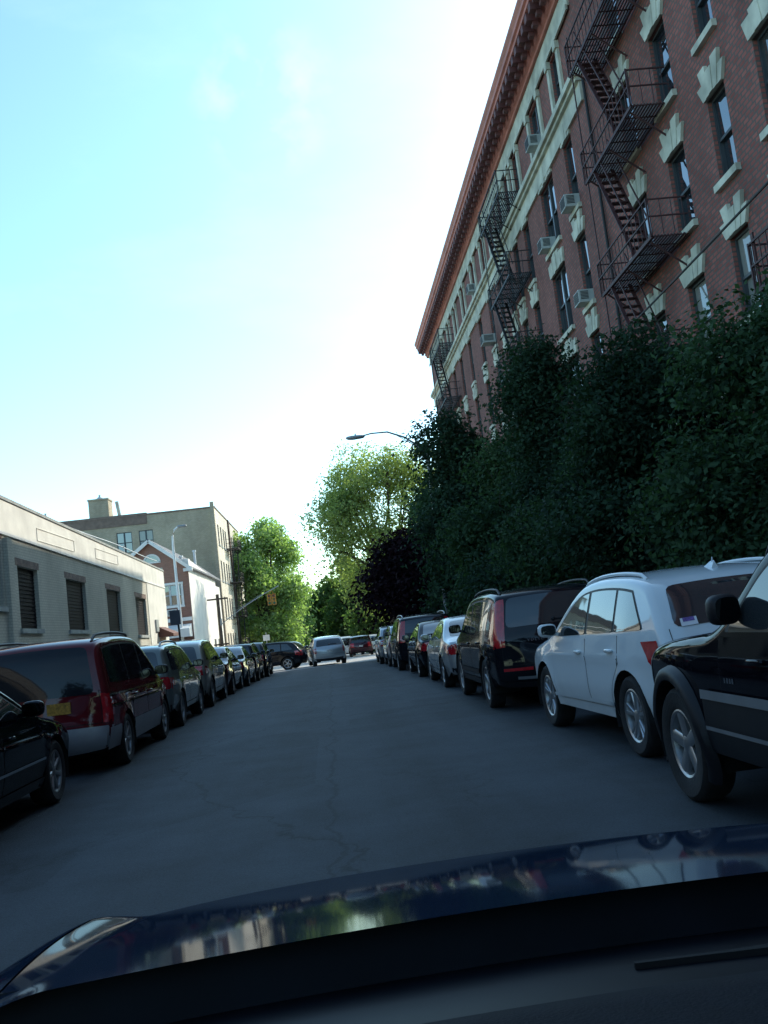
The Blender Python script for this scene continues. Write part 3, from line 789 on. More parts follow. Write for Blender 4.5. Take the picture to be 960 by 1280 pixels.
def window(root, T, h, frame, pane, double=False, depth=.12, shade=None):
    a0, a1, z0, z1 = h[:4]; mb = MB(); e = .002
    w = .055; zm = (z0+z1)/2
    fbox(mb, T, a0+e, a0+w, -depth-.09, -depth+.03, z0+e, z1-e); fbox(mb, T, a1-w, a1-e, -depth-.09, -depth+.03, z0+e, z1-e)
    fbox(mb, T, a0+w, a1-w, -depth-.09, -depth+.028, z0+e, z0+w); fbox(mb, T, a0+w, a1-w, -depth-.09, -depth+.028, z1-w, z1-e)
    spans = [(a0+w, a1-w)]
    if double:
        m = (a0+a1)/2; fbox(mb, T, m-.06, m+.06, -depth-.09, -depth+.04, z0+w, z1-w); spans = [(a0+w, m-.06), (m+.06, a1-w)]
    for p, q in spans: fbox(mb, T, p, q, -depth-.085, -depth+.015, zm-.03, zm+.03)
    f = part(mb, 'window', frame, root)
    pm = MB()
    for p, q in spans:
        for zz0, zz1, dd in ((z0+w, zm-.03, -depth-.06), (zm+.03, z1-w, -depth-.02)):
            t1, t2 = random.uniform(-.012, .012), random.uniform(-.012, .012)
            pm.quad(T(p, dd+t1, zz0), T(q, dd, zz0), T(q, dd-t1+t2, zz1), T(p, dd+t2, zz1))
    part(pm, 'pane', M['pane_curtain'] if random.random() < .3 else (M['pane_dim'] if random.random() < .3 else pane), f)
    if shade:
        sm = MB()
        for p, q in spans:
            pass
    return f
def voussoirs(mb, T, a0, a1, z, hs=(.36, .66, .50, .66, .36), flare=.20, d=.07):
    n = len(hs); c = (a0+a1)/2; hw = (a1-a0)/2+.04
    for k in range(n):
        u0, u1 = -1+2*k/n, -1+2*(k+1)/n
        h = hs[k]; fl = flare*h/.6
        b0, b1 = c+u0*hw+.004, c+u1*hw-.004; t0, t1 = c+u0*(hw+fl*1.6), c+u1*(hw+fl*1.6)
        dd = d+(.03 if k == n//2 else (.015 if k % 2 else 0))
        vs = [T(b0, -.02, z), T(b1, -.02, z), T(t1, -.02, z+h), T(t0, -.02, z+h), T(b0, dd, z), T(b1, dd, z), T(t1, dd, z+h), T(t0, dd, z+h)]
        mb.add(vs, [(0,3,2,1),(4,5,6,7),(0,1,5,4),(1,2,6,5),(2,3,7,6),(3,0,4,7)])
def fire_escape(root, T, y0, y1, levels, mat, dp=.92, low=None, gap=0.0):
    """iron balconies joined by steep stairs; T maps (along, out, z)"""
    fe = part(MB().bar(T(y1-.15, dp*.96, levels[-1]), T(y1-.15, dp*.96, levels[0]+1.0), .03), 'fire_escape', mat, root)
    for i, z in enumerate(levels):
        mb = MB()
        for d in (.08, dp-.02):
            fbox(mb, T, y0, y1, d-.02, d+.02, z-.08, z)
        n = int((dp-.15)/.075)
        for k in range(n):                 # grating bars along the balcony
            d = .12+k*.075
            fbox(mb, T, y0+.02, y1-.02, d, d+.035, z-.035, z-.005)
        k = y0
        while k < y1:
            fbox(mb, T, k, k+.03, .03, dp, z-.055, z-.036); k += .55
        for a in (y0+.25, (y0+y1)/2, y1-.25):   # brackets
            mb.bar(T(a, .02, z-.75), T(a, dp-.08, z-.09), .035)
        part(mb, 'platform', mat, fe)
        rb = MB()
        for zz in (z+.42, z+.82):
            rb.bar(T(y0, dp, zz), T(y1, dp, zz), .032)
            rb.bar(T(y0, .0, zz), T(y0, dp, zz), .03); rb.bar(T(y1, .0, zz), T(y1, dp, zz), .03)
        a = y0
        while a <= y1+.001:
            rb.bar(T(a, dp, z), T(a, dp, z+.82), .016, .016); a += .26
        d = .1
        while d < dp:
            rb.bar(T(y0, d, z), T(y0, d, z+.82), .016, .016); rb.bar(T(y1, d, z), T(y1, d, z+.82), .016, .016); d += .26
        for a in (y0, y1): rb.bar(T(a, dp, z-.05), T(a, dp, z+.85), .035)
        part(rb, 'railing', mat, fe)
        if i+1 < len(levels):
            z2 = levels[i+1]; sb = MB(); a0, a1 = y1-.7, y0+1.3+.25*(y1-y0-4)
            if i % 2: pass
            for d in (.40, .86):
                sb.bar(T(a0, d, z-.02), T(a1, d, z2), .10, .03)
                sb.bar(T(a0, d, z+.80), T(a1, d, z2+.85), .03)
            n = 12
            for k in range(1, n):
                t = k/n; aa = a0+(a1-a0)*t; zz = z+(z2-z)*t
                fbox(sb, T, aa-.10, aa+.10, .41, .85, zz-.012, zz+.012)
            part(sb, 'stair', mat, fe)
    return fe

# ------------------------------------------------------------------ big brick apartment building (right)
M['brick'] = mat_brick('red brick', (0.255, 0.078, 0.064), (0.375, 0.122, 0.098), (0.135, 0.105, 0.092), 0.225, 0.105, 0.022, stain=0.35)
M['stone'] = mat_plain('cream stone', (0.52, 0.50, 0.40), 0.8, vary=0.32, scale=1.6, bump=0.25, bscale=14)
M['cornice'] = mat_plain('salmon painted cornice', (0.55, 0.19, 0.14), 0.6, vary=0.2, scale=1.2)
M['cornice_dark'] = mat_plain('dark red brackets', (0.15, 0.055, 0.052), 0.7, vary=0.25, scale=3)
M['iron'] = mat_plain('dark iron', (0.012, 0.012, 0.014), 0.6, vary=0.3, scale=6)
M['iron_red'] = mat_plain('rust red iron', (0.060, 0.020, 0.020), 0.65, vary=0.3, scale=6)
M['frame'] = mat_plain('dark window frame', (0.045, 0.052, 0.058), 0.5, vary=0.2)
M['frame_light'] = mat_plain('pale window frame', (0.5, 0.52, 0.52), 0.5, vary=0.1)
M['pane'] = mat_glass('window glass', (0.015, 0.02, 0.026), 0.02); M['pane'].node_tree.nodes['Principled BSDF'].inputs['IOR'].default_value = 2.3
M['pane_curtain'] = mat_glass('window glass with a curtain', (0.22, 0.22, 0.20), 0.04)
M['pane_dim'] = mat_glass('window glass with a dim room', (0.05, 0.05, 0.048), 0.03); M['pane_dim'].node_tree.nodes['Principled BSDF'].inputs['IOR'].default_value = 1.9
M['roof'] = mat_plain('roof felt', (0.05, 0.05, 0.05), 0.95)
bb = thing('brick_building', 'six storey red brick apartment building with cream lintels and a salmon cornice', 'building', (9, 35, 0))
def TR(a, d, z): return (9-d, a, z)
holes = []   # (y0, y1, z0, z1, kind)
ROW_R = [(12.6, 14.35), (9.55, 11.35), (6.6, 8.35), (3.6, 5.35)]
ROW_L = [(13.35, 15.6), (10.3, 12.5), (7.2, 9.4), (4.1, 6.3)]
def col(y, w, rows, kind):
    for z0, z1 in rows: holes.append((y-w/2, y+w/2, z0, z1, kind))
col(10.6, .85, ROW_R, 'n'); col(14.9, 2.1, ROW_R, 'd'); col(17.65, .82, ROW_R, 'n')
FE1 = [(12.45, 14.3), (9.4, 11.25), (6.35, 8.2), (3.3, 5.1)]
col(19.95, .95, FE1, 'n'); col(22.4, .95, FE1, 'n')
for y in (17.65, 19.95, 22.4): holes.append((y-.45, y+.45, 15.6, 17.4, 'n'))
holes.append((13.85, 15.95, 15.6, 17.4, 'd'))
for y, w, k in ((27.45, .9, 'n'), (30.3, 1.7, 'd'), (33.7, .85, 'n'), (35.7, .85, 'n'), (37.3, .8, 'n'), (39.4, .85, 'n'), (41.8, .85, 'n'), (44.7, .9, 'n'), (48.2, .9, 'n'), (51.4, .9, 'n'), (54.2, .85, 'n'), (57.0, .85, 'n'), (60.3, .9, 'n')):
    col(y, w, ROW_L[:3] if y > 40 else ROW_L, k)
tops = []
for y, w, k in ((27.55, .85, 'n'), (30.5, 1.35, 'd'), (33.9, .85, 'n'), (35.7, .8, 'n'), (37.3, .8, 'n'), (39.4, .85, 'n'), (41.8, .85, 'n'), (44.7, .9, 'n'), (48.2, .9, 'n'), (51.4, .9, 'n'), (54.2, .85, 'n'), (57.0, .85, 'n'), (60.3, .9, 'n')):
    holes.append((y-w/2, y+w/2, 16.95, 18.55, 't')); tops.append((y, w))
mb = MB(); wall_grid(mb, TR, -32, 63.6, -2.5, 19.4, holes)
mb.quad((9, 63.6, -2.5), (30, 63.6, -2.5), (30, 63.6, 19.4), (9, 63.6, 19.4))
mb.quad((9, -32, -2.5), (30, -32, -2.5), (30, -32, 19.4), (9, -32, 19.4)); mb.quad((30, -32, -2.5), (30, 63.6, -2.5), (30, 63.6, 19.4), (30, -32, 19.4))
M['brick_a'] = mat_brick('red brick side', (0.255, 0.078, 0.064), (0.375, 0.122, 0.098), (0.135, 0.105, 0.092), 0.225, 0.105, 0.022, stain=0.35, swap='AUTO')
part(mb, 'wall', M['brick_a'], bb)
part(MB().box(9.02, 30, -32, 63.6, 19.42, 19.6), 'roof', M['roof'], bb)
for h in holes:
    f = window(bb, TR, h, M['frame'], M['pane'], h[4] == 'd' or (h[4] == 't' and h[1]-h[0] > 1.2))
    if h[4] == 't': continue
    sl = MB()
    if h[4] == 'n': voussoirs(sl, TR, h[0], h[1], h[3])
    else: voussoirs(sl, TR, h[0], h[1], h[3], (.42, .5, .62, .7, .62, .5, .42) if h[0] < 20 else (.46, .46, .62, .62, .62, .46, .46), .12 if h[0] < 20 else .05)
    part(sl, 'lintel', M['stone'], f)
    ss = MB(); fbox(ss, TR, h[0]-.12, h[1]+.12, -.02, .11, h[2]-.15, h[2]-.002)
    part(ss, 'sill', M['stone'], f)
# pilastered top storey
mb = MB()
fbox(mb, TR, 25.4, 63.7, -.02, .06, 18.75, 19.38); fbox(mb, TR, 25.4, 63.7, .06, .12, 18.62, 18.78)
part(mb, 'frieze', M['stone'], bb)
mb = MB(); fbox(mb, TR, 25.2, 63.72, -.02, .30, 16.42, 16.60); fbox(mb, TR, 25.25, 63.7, -.02, .20, 16.30, 16.418); fbox(mb, TR, 25.3, 63.7, -.02, .09, 15.72, 16.298)
fbox(mb, TR, 25.25, 63.7, -.02, .08, 16.602, 16.94)
part(mb, 'belt_course', M['stone'], bb)
for y, w in tops:
    for a in (y-w/2-.26, y+w/2+.04):
        mb = MB()
        fbox(mb, TR, a, a+.22, -.02, .085, 16.942, 18.618)
        fbox(mb, TR, a-.03, a+.25, .0, .14, 18.36, 18.60)
        part(mb, 'pilaster', M['stone'], bb)
# cornice: stepped mouldings with brackets below the overhang
mb = MB()
prof = [(-.02, 19.40), (.16, 19.40), (.16, 19.52), (.24, 19.58), (.24, 19.74), (.34, 19.80), (.34, 19.92), (.74, 19.97), (.74, 20.10), (.82, 20.14), (.82, 20.28), (.90, 20.40), (.90, 20.48), (-.02, 20.50)]
n = len(prof)
vs = [TR(a, d*1.0, z) for a in (-32, 64.3) for d, z in prof]
mb.add(vs, [(i, (i+1) % n, n+(i+1) % n, n+i) for i in range(n)]+[tuple(range(n)), tuple(range(2*n-1, n-1, -1))])
cor = part(mb, 'cornice', M['cornice'], bb)
a = 12.3
while a < 64:
    mb = MB(); fbox(mb, TR, a, a+.26, .345, .72, 19.70, 19.965); fbox(mb, TR, a+.03, a+.23, .345, .52, 19.55, 19.702); a += .56
    part(mb, 'bracket', M['cornice_dark'], cor)
part(MB().tube([(8.93, 25.0, 0), (8.93, 25.0, 16.2)], .045, 8), 'drainpipe', M['iron'], bb)
fire_escape(bb, TR, 19.8, 23.65, [15.5, 12.42, 9.3, 6.25, 3.2], M['iron_red'])
fire_escape(bb, TR, 33.5, 37.6, [16.95, 13.75, 10.65, 7.5, 4.4], M['iron'])
fire_escape(bb, TR, 52.6, 57.0, [17.0, 13.8, 10.7, 7.5], M['iron'])
fire_escape(bb, TR, 12.6, 15.6, [6.45, 3.4], M['iron_red'])

M['ac'] = mat_plain('air conditioner shell', (0.42, 0.44, 0.42), 0.55, vary=0.12, scale=4)
M['ac_dark'] = mat_plain('air conditioner louvre', (0.05, 0.055, 0.06), 0.7)
def ac_unit(y, z, label, w=.56, out=.42):
    t = thing('air_conditioner', label, 'air conditioner', (9, y, z), group='window air conditioners on the brick building')
    b = MB().box(-out, .1, -w/2, w/2, .01, .40).build('casing', M['ac'], t)
    lv = MB()
    for k in range(7): lv.box(-out-.012, -out-.001, -w/2+.04, w/2-.04, .05+k*.048, .05+k*.048+.028)
    for k in range(6):
        for s in (-1, 1): lv.box(-out+.06, -.12, min(s*(w/2+.001), s*(w/2+.012)), max(s*(w/2+.001), s*(w/2+.012)), .10+k*.045, .10+k*.045+.024)
    lv.build('grille', M['ac_dark'], t)
ac_unit(27.45, 13.35, 'pale air conditioner in the narrow fifth floor window just left of the drainpipe')
ac_unit(27.45, 10.3, 'pale air conditioner in the narrow fourth floor window just left of the drainpipe')
ac_unit(30.68, 13.35, 'small grey air conditioner in the right half of the paired fifth floor window')
ac_unit(30.45, 16.95, 'pale air conditioner in the paired top floor window between cream pilasters')
ac_unit(41.8, 13.5, 'large grey air conditioner jutting out left of the middle fire escape', .66, .62)
ac_unit(44.7, 17.0, 'white air conditioner in a far top floor window below the cornice')
ac_unit(22.4, 9.4, 'pale air conditioner behind the railing of the nearest fire escape')

# ------------------------------------------------------------------ trees
M['bark'] = mat_plain('bark', (0.06, 0.048, 0.038), 0.95, vary=0.35, scale=7, bump=0.8, bscale=12)
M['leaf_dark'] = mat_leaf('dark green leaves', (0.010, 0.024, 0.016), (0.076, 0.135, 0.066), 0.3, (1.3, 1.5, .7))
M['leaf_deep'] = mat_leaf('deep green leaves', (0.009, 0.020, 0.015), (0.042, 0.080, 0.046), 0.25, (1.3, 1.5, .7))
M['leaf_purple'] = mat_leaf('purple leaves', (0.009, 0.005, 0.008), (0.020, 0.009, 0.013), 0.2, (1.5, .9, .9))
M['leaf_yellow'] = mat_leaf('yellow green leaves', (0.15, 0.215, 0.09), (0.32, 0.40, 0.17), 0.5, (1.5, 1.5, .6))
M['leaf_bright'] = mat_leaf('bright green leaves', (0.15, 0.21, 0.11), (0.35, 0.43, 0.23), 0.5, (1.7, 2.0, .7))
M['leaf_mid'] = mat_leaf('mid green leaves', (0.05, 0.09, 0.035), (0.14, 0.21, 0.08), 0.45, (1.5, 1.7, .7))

def leaf_mesh(name, lobes, n, size, clump, per, rng, gap=.25):
    """crown of many leaf-sized blades gathered in clumps spread through the lobes' volume"""
    vol = np.array([l[3]*l[4]*l[5] for l in lobes]); pr = vol/vol.sum()
    nc = max(8, n//per)
    li = rng.choice(len(lobes), nc, p=pr)
    L = np.array(lobes)[li]
    d = rng.normal(size=(nc, 3)); d /= np.linalg.norm(d, axis=1)[:, None]
    r = rng.random(nc)**(1/2.6)
    c = L[:, :3]+d*L[:, 3:6]*r[:, None]*(1+rng.normal(0, .07, nc))[:, None]
    keep = (np.sin(c[:, 0]*1.9+1.3)+np.sin(c[:, 1]*1.7+.4)+np.sin(c[:, 2]*2.1))/3 > -1+gap
    c = c[keep]; d = d[keep]; nc = len(c)
    sz = rng.uniform(.6, 1.25, nc)
    cc = np.repeat(c, per, 0); dd = np.repeat(d, per, 0); ss = np.repeat(sz, per)
    m = len(cc)
    off = rng.normal(size=(m, 3))*clump*ss[:, None]*np.array([1, 1, .62])
    p = cc+off
    p[:, 2] -= .25*(off[:, 0]**2+off[:, 1]**2)/clump          # clumps droop at their rims
    nrm = rng.normal(size=(m, 3))*.75+dd*.55+np.array([0, 0, .55]); nrm /= np.linalg.norm(nrm, axis=1)[:, None]
    t = np.cross(nrm, rng.normal(size=(m, 3))); t /= np.linalg.norm(t, axis=1)[:, None]+1e-9
    b = np.cross(nrm, t)
    s = (size*rng.uniform(.65, 1.3, m))[:, None]
    v = np.empty((m, 4, 3))
    v[:, 0] = p-t*s*.55; v[:, 1] = p-b*s*.30+nrm*s*.06; v[:, 2] = p+t*s*.55-nrm*s*.10; v[:, 3] = p+b*s*.30+nrm*s*.06
    me = bpy.data.meshes.new(name)
    me.vertices.add(m*4); me.vertices.foreach_set('co', v.reshape(-1))
    me.loops.add(m*4); me.loops.foreach_set('vertex_index', np.arange(m*4, dtype=np.int32))
    me.polygons.add(m); me.polygons.foreach_set('loop_start', np.arange(0, m*4, 4, dtype=np.int32))
    me.update(calc_edges=True)
    return me, c
def limbs_mesh(base, top, lobes, r0, rng, twigs=None):
    mb = MB(); h = top
    pts = [(base[0]+rng.normal(0, .03)*k, base[1]+rng.normal(0, .03)*k, h*k/5) for k in range(6)]
    pts[0] = (base[0], base[1], -.3)
    mb.tube(pts, [r0*1.25]+[r0*(1-.11*k) for k in range(1, 6)], 9)
    for l in lobes:
        k = rng.integers(2, 6); a = Vector(pts[k]); e = Vector(l[:3]); mid = a.lerp(e, .5)+Vector((rng.normal(0, .15), rng.normal(0, .15), .25))
        mb.tube([a, a.lerp(mid, .5)+Vector((0, 0, .05)), mid, mid.lerp(e, .6), e], [r0*.5, r0*.42, r0*.32, r0*.22, r0*.1], 6)
        if twigs is not None:
            dd = np.linalg.norm(twigs-np.array(e), axis=1); ix = np.argsort(dd)[:60:5]
            for i in ix: 
                q = Vector(twigs[i]); mb.tube([mid.lerp(e, .6), mid.lerp(e, .6).lerp(q, .5)+Vector((0, 0, .06)), q], [r0*.14, r0*.09, r0*.03], 4)
    return mb
TREE_CACHE = {}
def tree(label, x, y, lobes, trunk_h, r0, leaf, n, size, clump=.28, per=26, seed=1, group=None, rz=0, key=None, gap=.2, sc=1.0):
    t = thing('tree', label, 'tree', (x, y, g(y)), rz, group); t.scale = (sc, sc, sc)
    if key and key in TREE_CACHE:
        for nm, me in TREE_CACHE[key]:
            o = bpy.data.objects.new(nm, me); COL.objects.link(o); o.parent = t
        return t
    rng = np.random.default_rng(seed)
    me, c = leaf_mesh('crown', lobes, n, size, clump, per, rng, gap)
    me.materials.append(leaf)
    tr = limbs_mesh((0, 0), trunk_h, lobes, r0, rng, c).build('trunk', M['bark'], t, 60)
    cr = bpy.data.objects.new('crown', me); COL.objects.link(cr); cr.parent = t
    if key: TREE_CACHE[key] = [('trunk', tr.data), ('crown', me)]
    return t
def lob(seed, n, rx, ry, z0, z1, r, taper=0.4):
    rg = np.random.default_rng(seed); out = []
    for k in range(n):
        t = (k+.5)/n; z = z0+(z1-z0)*t; w = 1-taper*t
        a = rg.uniform(0, 2*PI); q = rg.uniform(.35, .95)
        rr = r*rg.uniform(.75, 1.15)*(1-.35*taper*t)
        out.append((rx*w*q*math.cos(a), ry*w*q*math.sin(a), z, rr, rr, rr*.8))
    return out
GR = 'dark street trees in front of the brick building'
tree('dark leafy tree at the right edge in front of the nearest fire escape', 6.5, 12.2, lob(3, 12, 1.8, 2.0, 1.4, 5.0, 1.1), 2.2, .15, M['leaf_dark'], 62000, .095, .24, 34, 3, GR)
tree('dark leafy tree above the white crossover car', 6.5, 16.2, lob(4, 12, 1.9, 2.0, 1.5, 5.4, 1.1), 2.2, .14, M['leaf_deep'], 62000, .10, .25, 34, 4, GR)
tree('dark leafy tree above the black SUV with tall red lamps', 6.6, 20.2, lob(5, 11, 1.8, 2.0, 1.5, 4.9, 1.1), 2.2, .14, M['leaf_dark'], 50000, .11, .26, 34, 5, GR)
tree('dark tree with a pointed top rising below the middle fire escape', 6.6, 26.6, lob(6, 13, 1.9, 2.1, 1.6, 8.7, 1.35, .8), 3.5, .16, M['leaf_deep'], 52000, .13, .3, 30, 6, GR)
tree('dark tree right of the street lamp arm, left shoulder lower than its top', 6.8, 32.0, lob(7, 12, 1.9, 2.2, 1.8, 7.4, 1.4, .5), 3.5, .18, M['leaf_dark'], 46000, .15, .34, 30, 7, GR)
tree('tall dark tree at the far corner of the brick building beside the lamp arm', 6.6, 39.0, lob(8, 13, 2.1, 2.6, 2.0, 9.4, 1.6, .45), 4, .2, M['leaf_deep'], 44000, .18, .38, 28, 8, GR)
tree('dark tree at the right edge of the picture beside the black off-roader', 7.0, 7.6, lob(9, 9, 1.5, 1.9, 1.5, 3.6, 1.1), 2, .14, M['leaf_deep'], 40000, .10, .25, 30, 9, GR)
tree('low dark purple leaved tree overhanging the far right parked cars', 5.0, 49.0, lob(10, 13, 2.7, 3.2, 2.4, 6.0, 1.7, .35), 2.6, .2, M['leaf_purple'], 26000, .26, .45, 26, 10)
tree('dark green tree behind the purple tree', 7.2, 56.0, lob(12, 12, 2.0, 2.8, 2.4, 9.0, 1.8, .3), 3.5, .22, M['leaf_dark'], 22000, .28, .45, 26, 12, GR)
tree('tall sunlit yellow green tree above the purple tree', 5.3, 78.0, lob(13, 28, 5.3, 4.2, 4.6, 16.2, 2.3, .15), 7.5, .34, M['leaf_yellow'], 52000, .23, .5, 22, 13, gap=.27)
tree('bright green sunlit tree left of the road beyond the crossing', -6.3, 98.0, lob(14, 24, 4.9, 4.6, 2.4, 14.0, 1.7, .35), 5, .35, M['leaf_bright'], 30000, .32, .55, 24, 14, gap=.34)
GF = 'trees closing off the far end of the street'
FAR = [(-4.2, 112, 8.8, 2.9, 'leaf_bright', 'lower bright green tree right of the tall bright tree'), (-0.2, 124, 10.5, 3.6, 'leaf_mid', 'mid green tree over the silver car driving away'), (3.2, 116, 12.5, 3.6, 'leaf_mid', 'mid green tree below the yellow green crown'),
       (-9.5, 118, 12, 4.2, 'leaf_mid', 'mid green tree half hidden behind the bright tree'), (8.5, 120, 11, 4.4, 'leaf_deep', 'deep green tree hidden behind the purple tree'), (6.0, 92, 9.5, 3.4, 'leaf_mid', 'green tree under the yellow crown beside the purple tree'),
       (-15, 126, 11, 4.5, 'leaf_mid', 'green tree hidden behind the tan building'), (14, 110, 11, 4.5, 'leaf_deep', 'deep green tree hidden behind the street trees'), (2, 140, 9.5, 4, 'leaf_deep', 'deep green tree farthest down the street'), (-5, 138, 10, 4, 'leaf_deep', 'dark tree behind the mid green ones')]
for i, (x, y, h, r, lf, lb) in enumerate(FAR):
    tree(lb, x, y, lob(30+i, 11, r*.8, r*.8, 1.6, h-1.2, r*.58, .35), h*.4, .25, M[lf], 11000, .48, .55, 24, 30+i, GF, gap=.2)
def hedge():
    rng = np.random.default_rng(77)
    lobes = [(7.9+rng.normal(0, .12), y, g(y)+.9+rng.normal(0, .15), .6, .75, .8) for y in np.arange(3, 60, .9)]
    me, _ = leaf_mesh('hedge', lobes, 42000, .15, .2, 20, rng, .05); me.materials.append(M['leaf_deep'])
    o = bpy.data.objects.new('hedge', me); COL.objects.link(o)
    tag(o, 'dark clipped hedge along the foot of the brick building behind the parked cars', 'hedge')
hedge()
GB = 'unseen trees added behind the driver to darken reflections'  # unseen trees added to darken reflections in the cars' rear glass
for x, y, h, lb in ((-6.0, -20, 12.5, 'large dark tree added unseen over the left pavement behind the driver to darken reflections'), (6.0, -17, 12.0, 'large dark tree added unseen over the right pavement behind the driver to darken reflections'), (.5, -40, 14.0, 'large dark tree added unseen across the street far behind the driver to darken reflections')):
    tree(lb, x, y, lob(int(60+h*2), 12, 3.6, 3.6, 3.2, h-1.5, 2.4, .3), 4, .3, M['leaf_deep'], 9000, .5, .6, 24, int(60+h), GB, gap=.15)

# ------------------------------------------------------------------ white painted brick building (left)
M['white_brick'] = mat_brick('white painted brick', (0.58, 0.55, 0.46), (0.63, 0.60, 0.50), (0.48, 0.455, 0.38), 0.225, 0.08, 0.012, stain=0.28, bump=0.2, swap='AUTO')
M['rusty'] = mat_plain('bare red brick course', (0.24, 0.17, 0.14), 0.9, vary=0.35, scale=5, bump=.4)
M['shutter'] = mat_plain('dark steel shutter', (0.010, 0.006, 0.010), 0.7, vary=0.25, scale=9, spec=.15)
M['white_paint'] = mat_plain('white paint', (0.78, 0.78, 0.75), 0.6, vary=0.07)
M['grey_stone'] = mat_plain('grey sill stone', (0.36, 0.38, 0.36), 0.85, vary=0.2, scale=4, bump=.3)
M['galv'] = mat_plain('galvanised steel', (0.42, 0.43, 0.43), 0.45, 0.5, vary=0.12)
M['peach'] = mat_plain('peach painted door', (0.52, 0.34, 0.24), 0.6, vary=0.12)
M['brown_roof'] = mat_plain('brown awning cloth', (0.16, 0.07, 0.05), 0.8, vary=0.2)
M['sunlit_white'] = mat_plain('sunlit white facing', (0.76, 0.74, 0.66), 0.8, vary=0.12, scale=1.5, bump=.2)  # whiter than the brick wall: sunlight put into the colour
wb = thing('white_building', 'single storey white painted brick building with dark shuttered openings and a tall parapet', 'building', (-8.5, 25, 0))
XW = -8.5; WT = 5.72
def TL(a, d, z): return (XW+d, a, z+(z/5.7)*(.28-.0192*(a-25)))
wh = [(9.5, 11.6, 2.5, 4.25), (15.2, 17.2, 2.5, 4.25), (20.4, 22.0, 2.5, 4.25), (23.7, 25.75, 2.9, 4.65), (27.0, 28.85, 2.36, 4.06), (31.9, 34.4, 2.36, 4.03), (37.6, 40.0, 2.32, 4.0), (43.1, 45.5, 2.2, 3.95)]
mb = MB(); wall_grid(mb, TL, -8, 51, -1.2, WT, wh, .22)
mb.quad((XW, 51, -1.2), (-30, 51, -1.2), (-30, 51, WT), (XW, 51, WT)); mb.quad((XW, -8, -1.2), (-30, -8, -1.2), (-30, -8, WT), (XW, -8, WT)); mb.quad((-30, -8, -1.2), (-30, 51, -1.2), (-30, 51, WT), (-30, -8, WT))
part(mb, 'wall', M['white_brick'], wb)
part(MB().box(-29.9, XW-.3, -7.9, 50.9, 4.9, 5.0), 'roof', M['roof'], wb)
mb = MB(); fbox(mb, TL, -8, 51.04, -.34, .05, WT+.003, WT+.09); part(mb, 'coping', M['grey_stone'], wb)
mb = MB(); fbox(mb, TL, -7.99, 51.02, -.02, .02, 4.86, WT-.003); fbox(mb, TL, 46.0, 51.02, -.02, .022, -1.2, 4.857)  # facing over parapet and end bay, where sun is painted as whiter colour
part(mb, 'sunlit_facing', M['sunlit_white'], wb)
mb = MB(); fbox(mb, TL, -8, 50.98, -.01, .05, 4.78, 4.857); part(mb, 'ledge', M['white_paint'], wb)
for h in wh:
    mb = MB()
    fbox(mb, TL, h[0]+.003, h[1]-.003, -.2, -.13, h[2]+.003, h[3]-.003)
    z = h[2]+.1
    while z < h[3]-.1: fbox(mb, TL, h[0]+.03, h[1]-.03, -.132, -.112, z, z+.05); z += .11
    f = part(mb, 'shutter', M['shutter'], wb)
    mb = MB(); a = h[0]-.15
    while a < h[1]+.1: fbox(mb, TL, a, a+.075, -.05, .006, h[3]+.004, h[3]+.21); a += .087
    part(mb, 'lintel', M['rusty'], f)
    mb = MB(); fbox(mb, TL, h[0]-.1, h[1]+.1, -.05, .07, h[2]-.13, h[2]-.003); part(mb, 'sill', M['grey_stone'], f)
mb = MB(); fbox(mb, TL, 25.95, 26.35, 0, .12, -.5, 4.7); part(mb, 'pier', M['white_brick'], wb)
for (a0, a1, z0, z1) in ((29.0, 33.2, 5.12, 5.5), (36.2, 40.0, 5.12, 5.5)):
    mb = MB(); pts = [(XW+.03, a0, z0), (XW+.03, a0, z1), (XW+.03, a1, z1), (XW+.03, a1, z0), (XW+.03, a0, z0)]
    for p, q in zip(pts[:-1], pts[1:]): mb.bar(p, q, .014)
    part(mb, 'conduit', M['sunlit_white'], wb)
mb = MB()
mb.tube([(XW-.1, y, WT+.30+.03*math.sin(y*.5)) for y in np.arange(-6, 51, 2.0)], .02, 6)
for y in (8, 19, 30.5, 42): mb.bar((XW-.1, y, WT+.08), (XW-.1, y, WT+.42), .05)
part(mb, 'cable_rail', M['galv'], wb)
d = part(MB().box(XW+.003, XW+.07, 48.3, 49.7, g(49)+.13, 2.0), 'door', M['peach'], wb)
mb = MB(); mb.add([(XW+.02, 48.0, 2.55), (XW+.02, 50.2, 2.55), (XW+.75, 50.2, 2.15), (XW+.75, 48.0, 2.15), (XW+.75, 50.2, 2.02), (XW+.75, 48, 2.02), (XW+.02, 48, 2.02), (XW+.02, 50.2, 2.02)], [(0, 1, 2, 3), (3, 2, 4, 5), (0, 3, 5, 6), (1, 7, 4, 2)])
part(mb, 'awning', M['brown_roof'], wb)
part(MB().box(XW+.003, XW+.10, 47.3, 47.9, 2.3, 2.9), 'wall_box', M['galv'], wb)

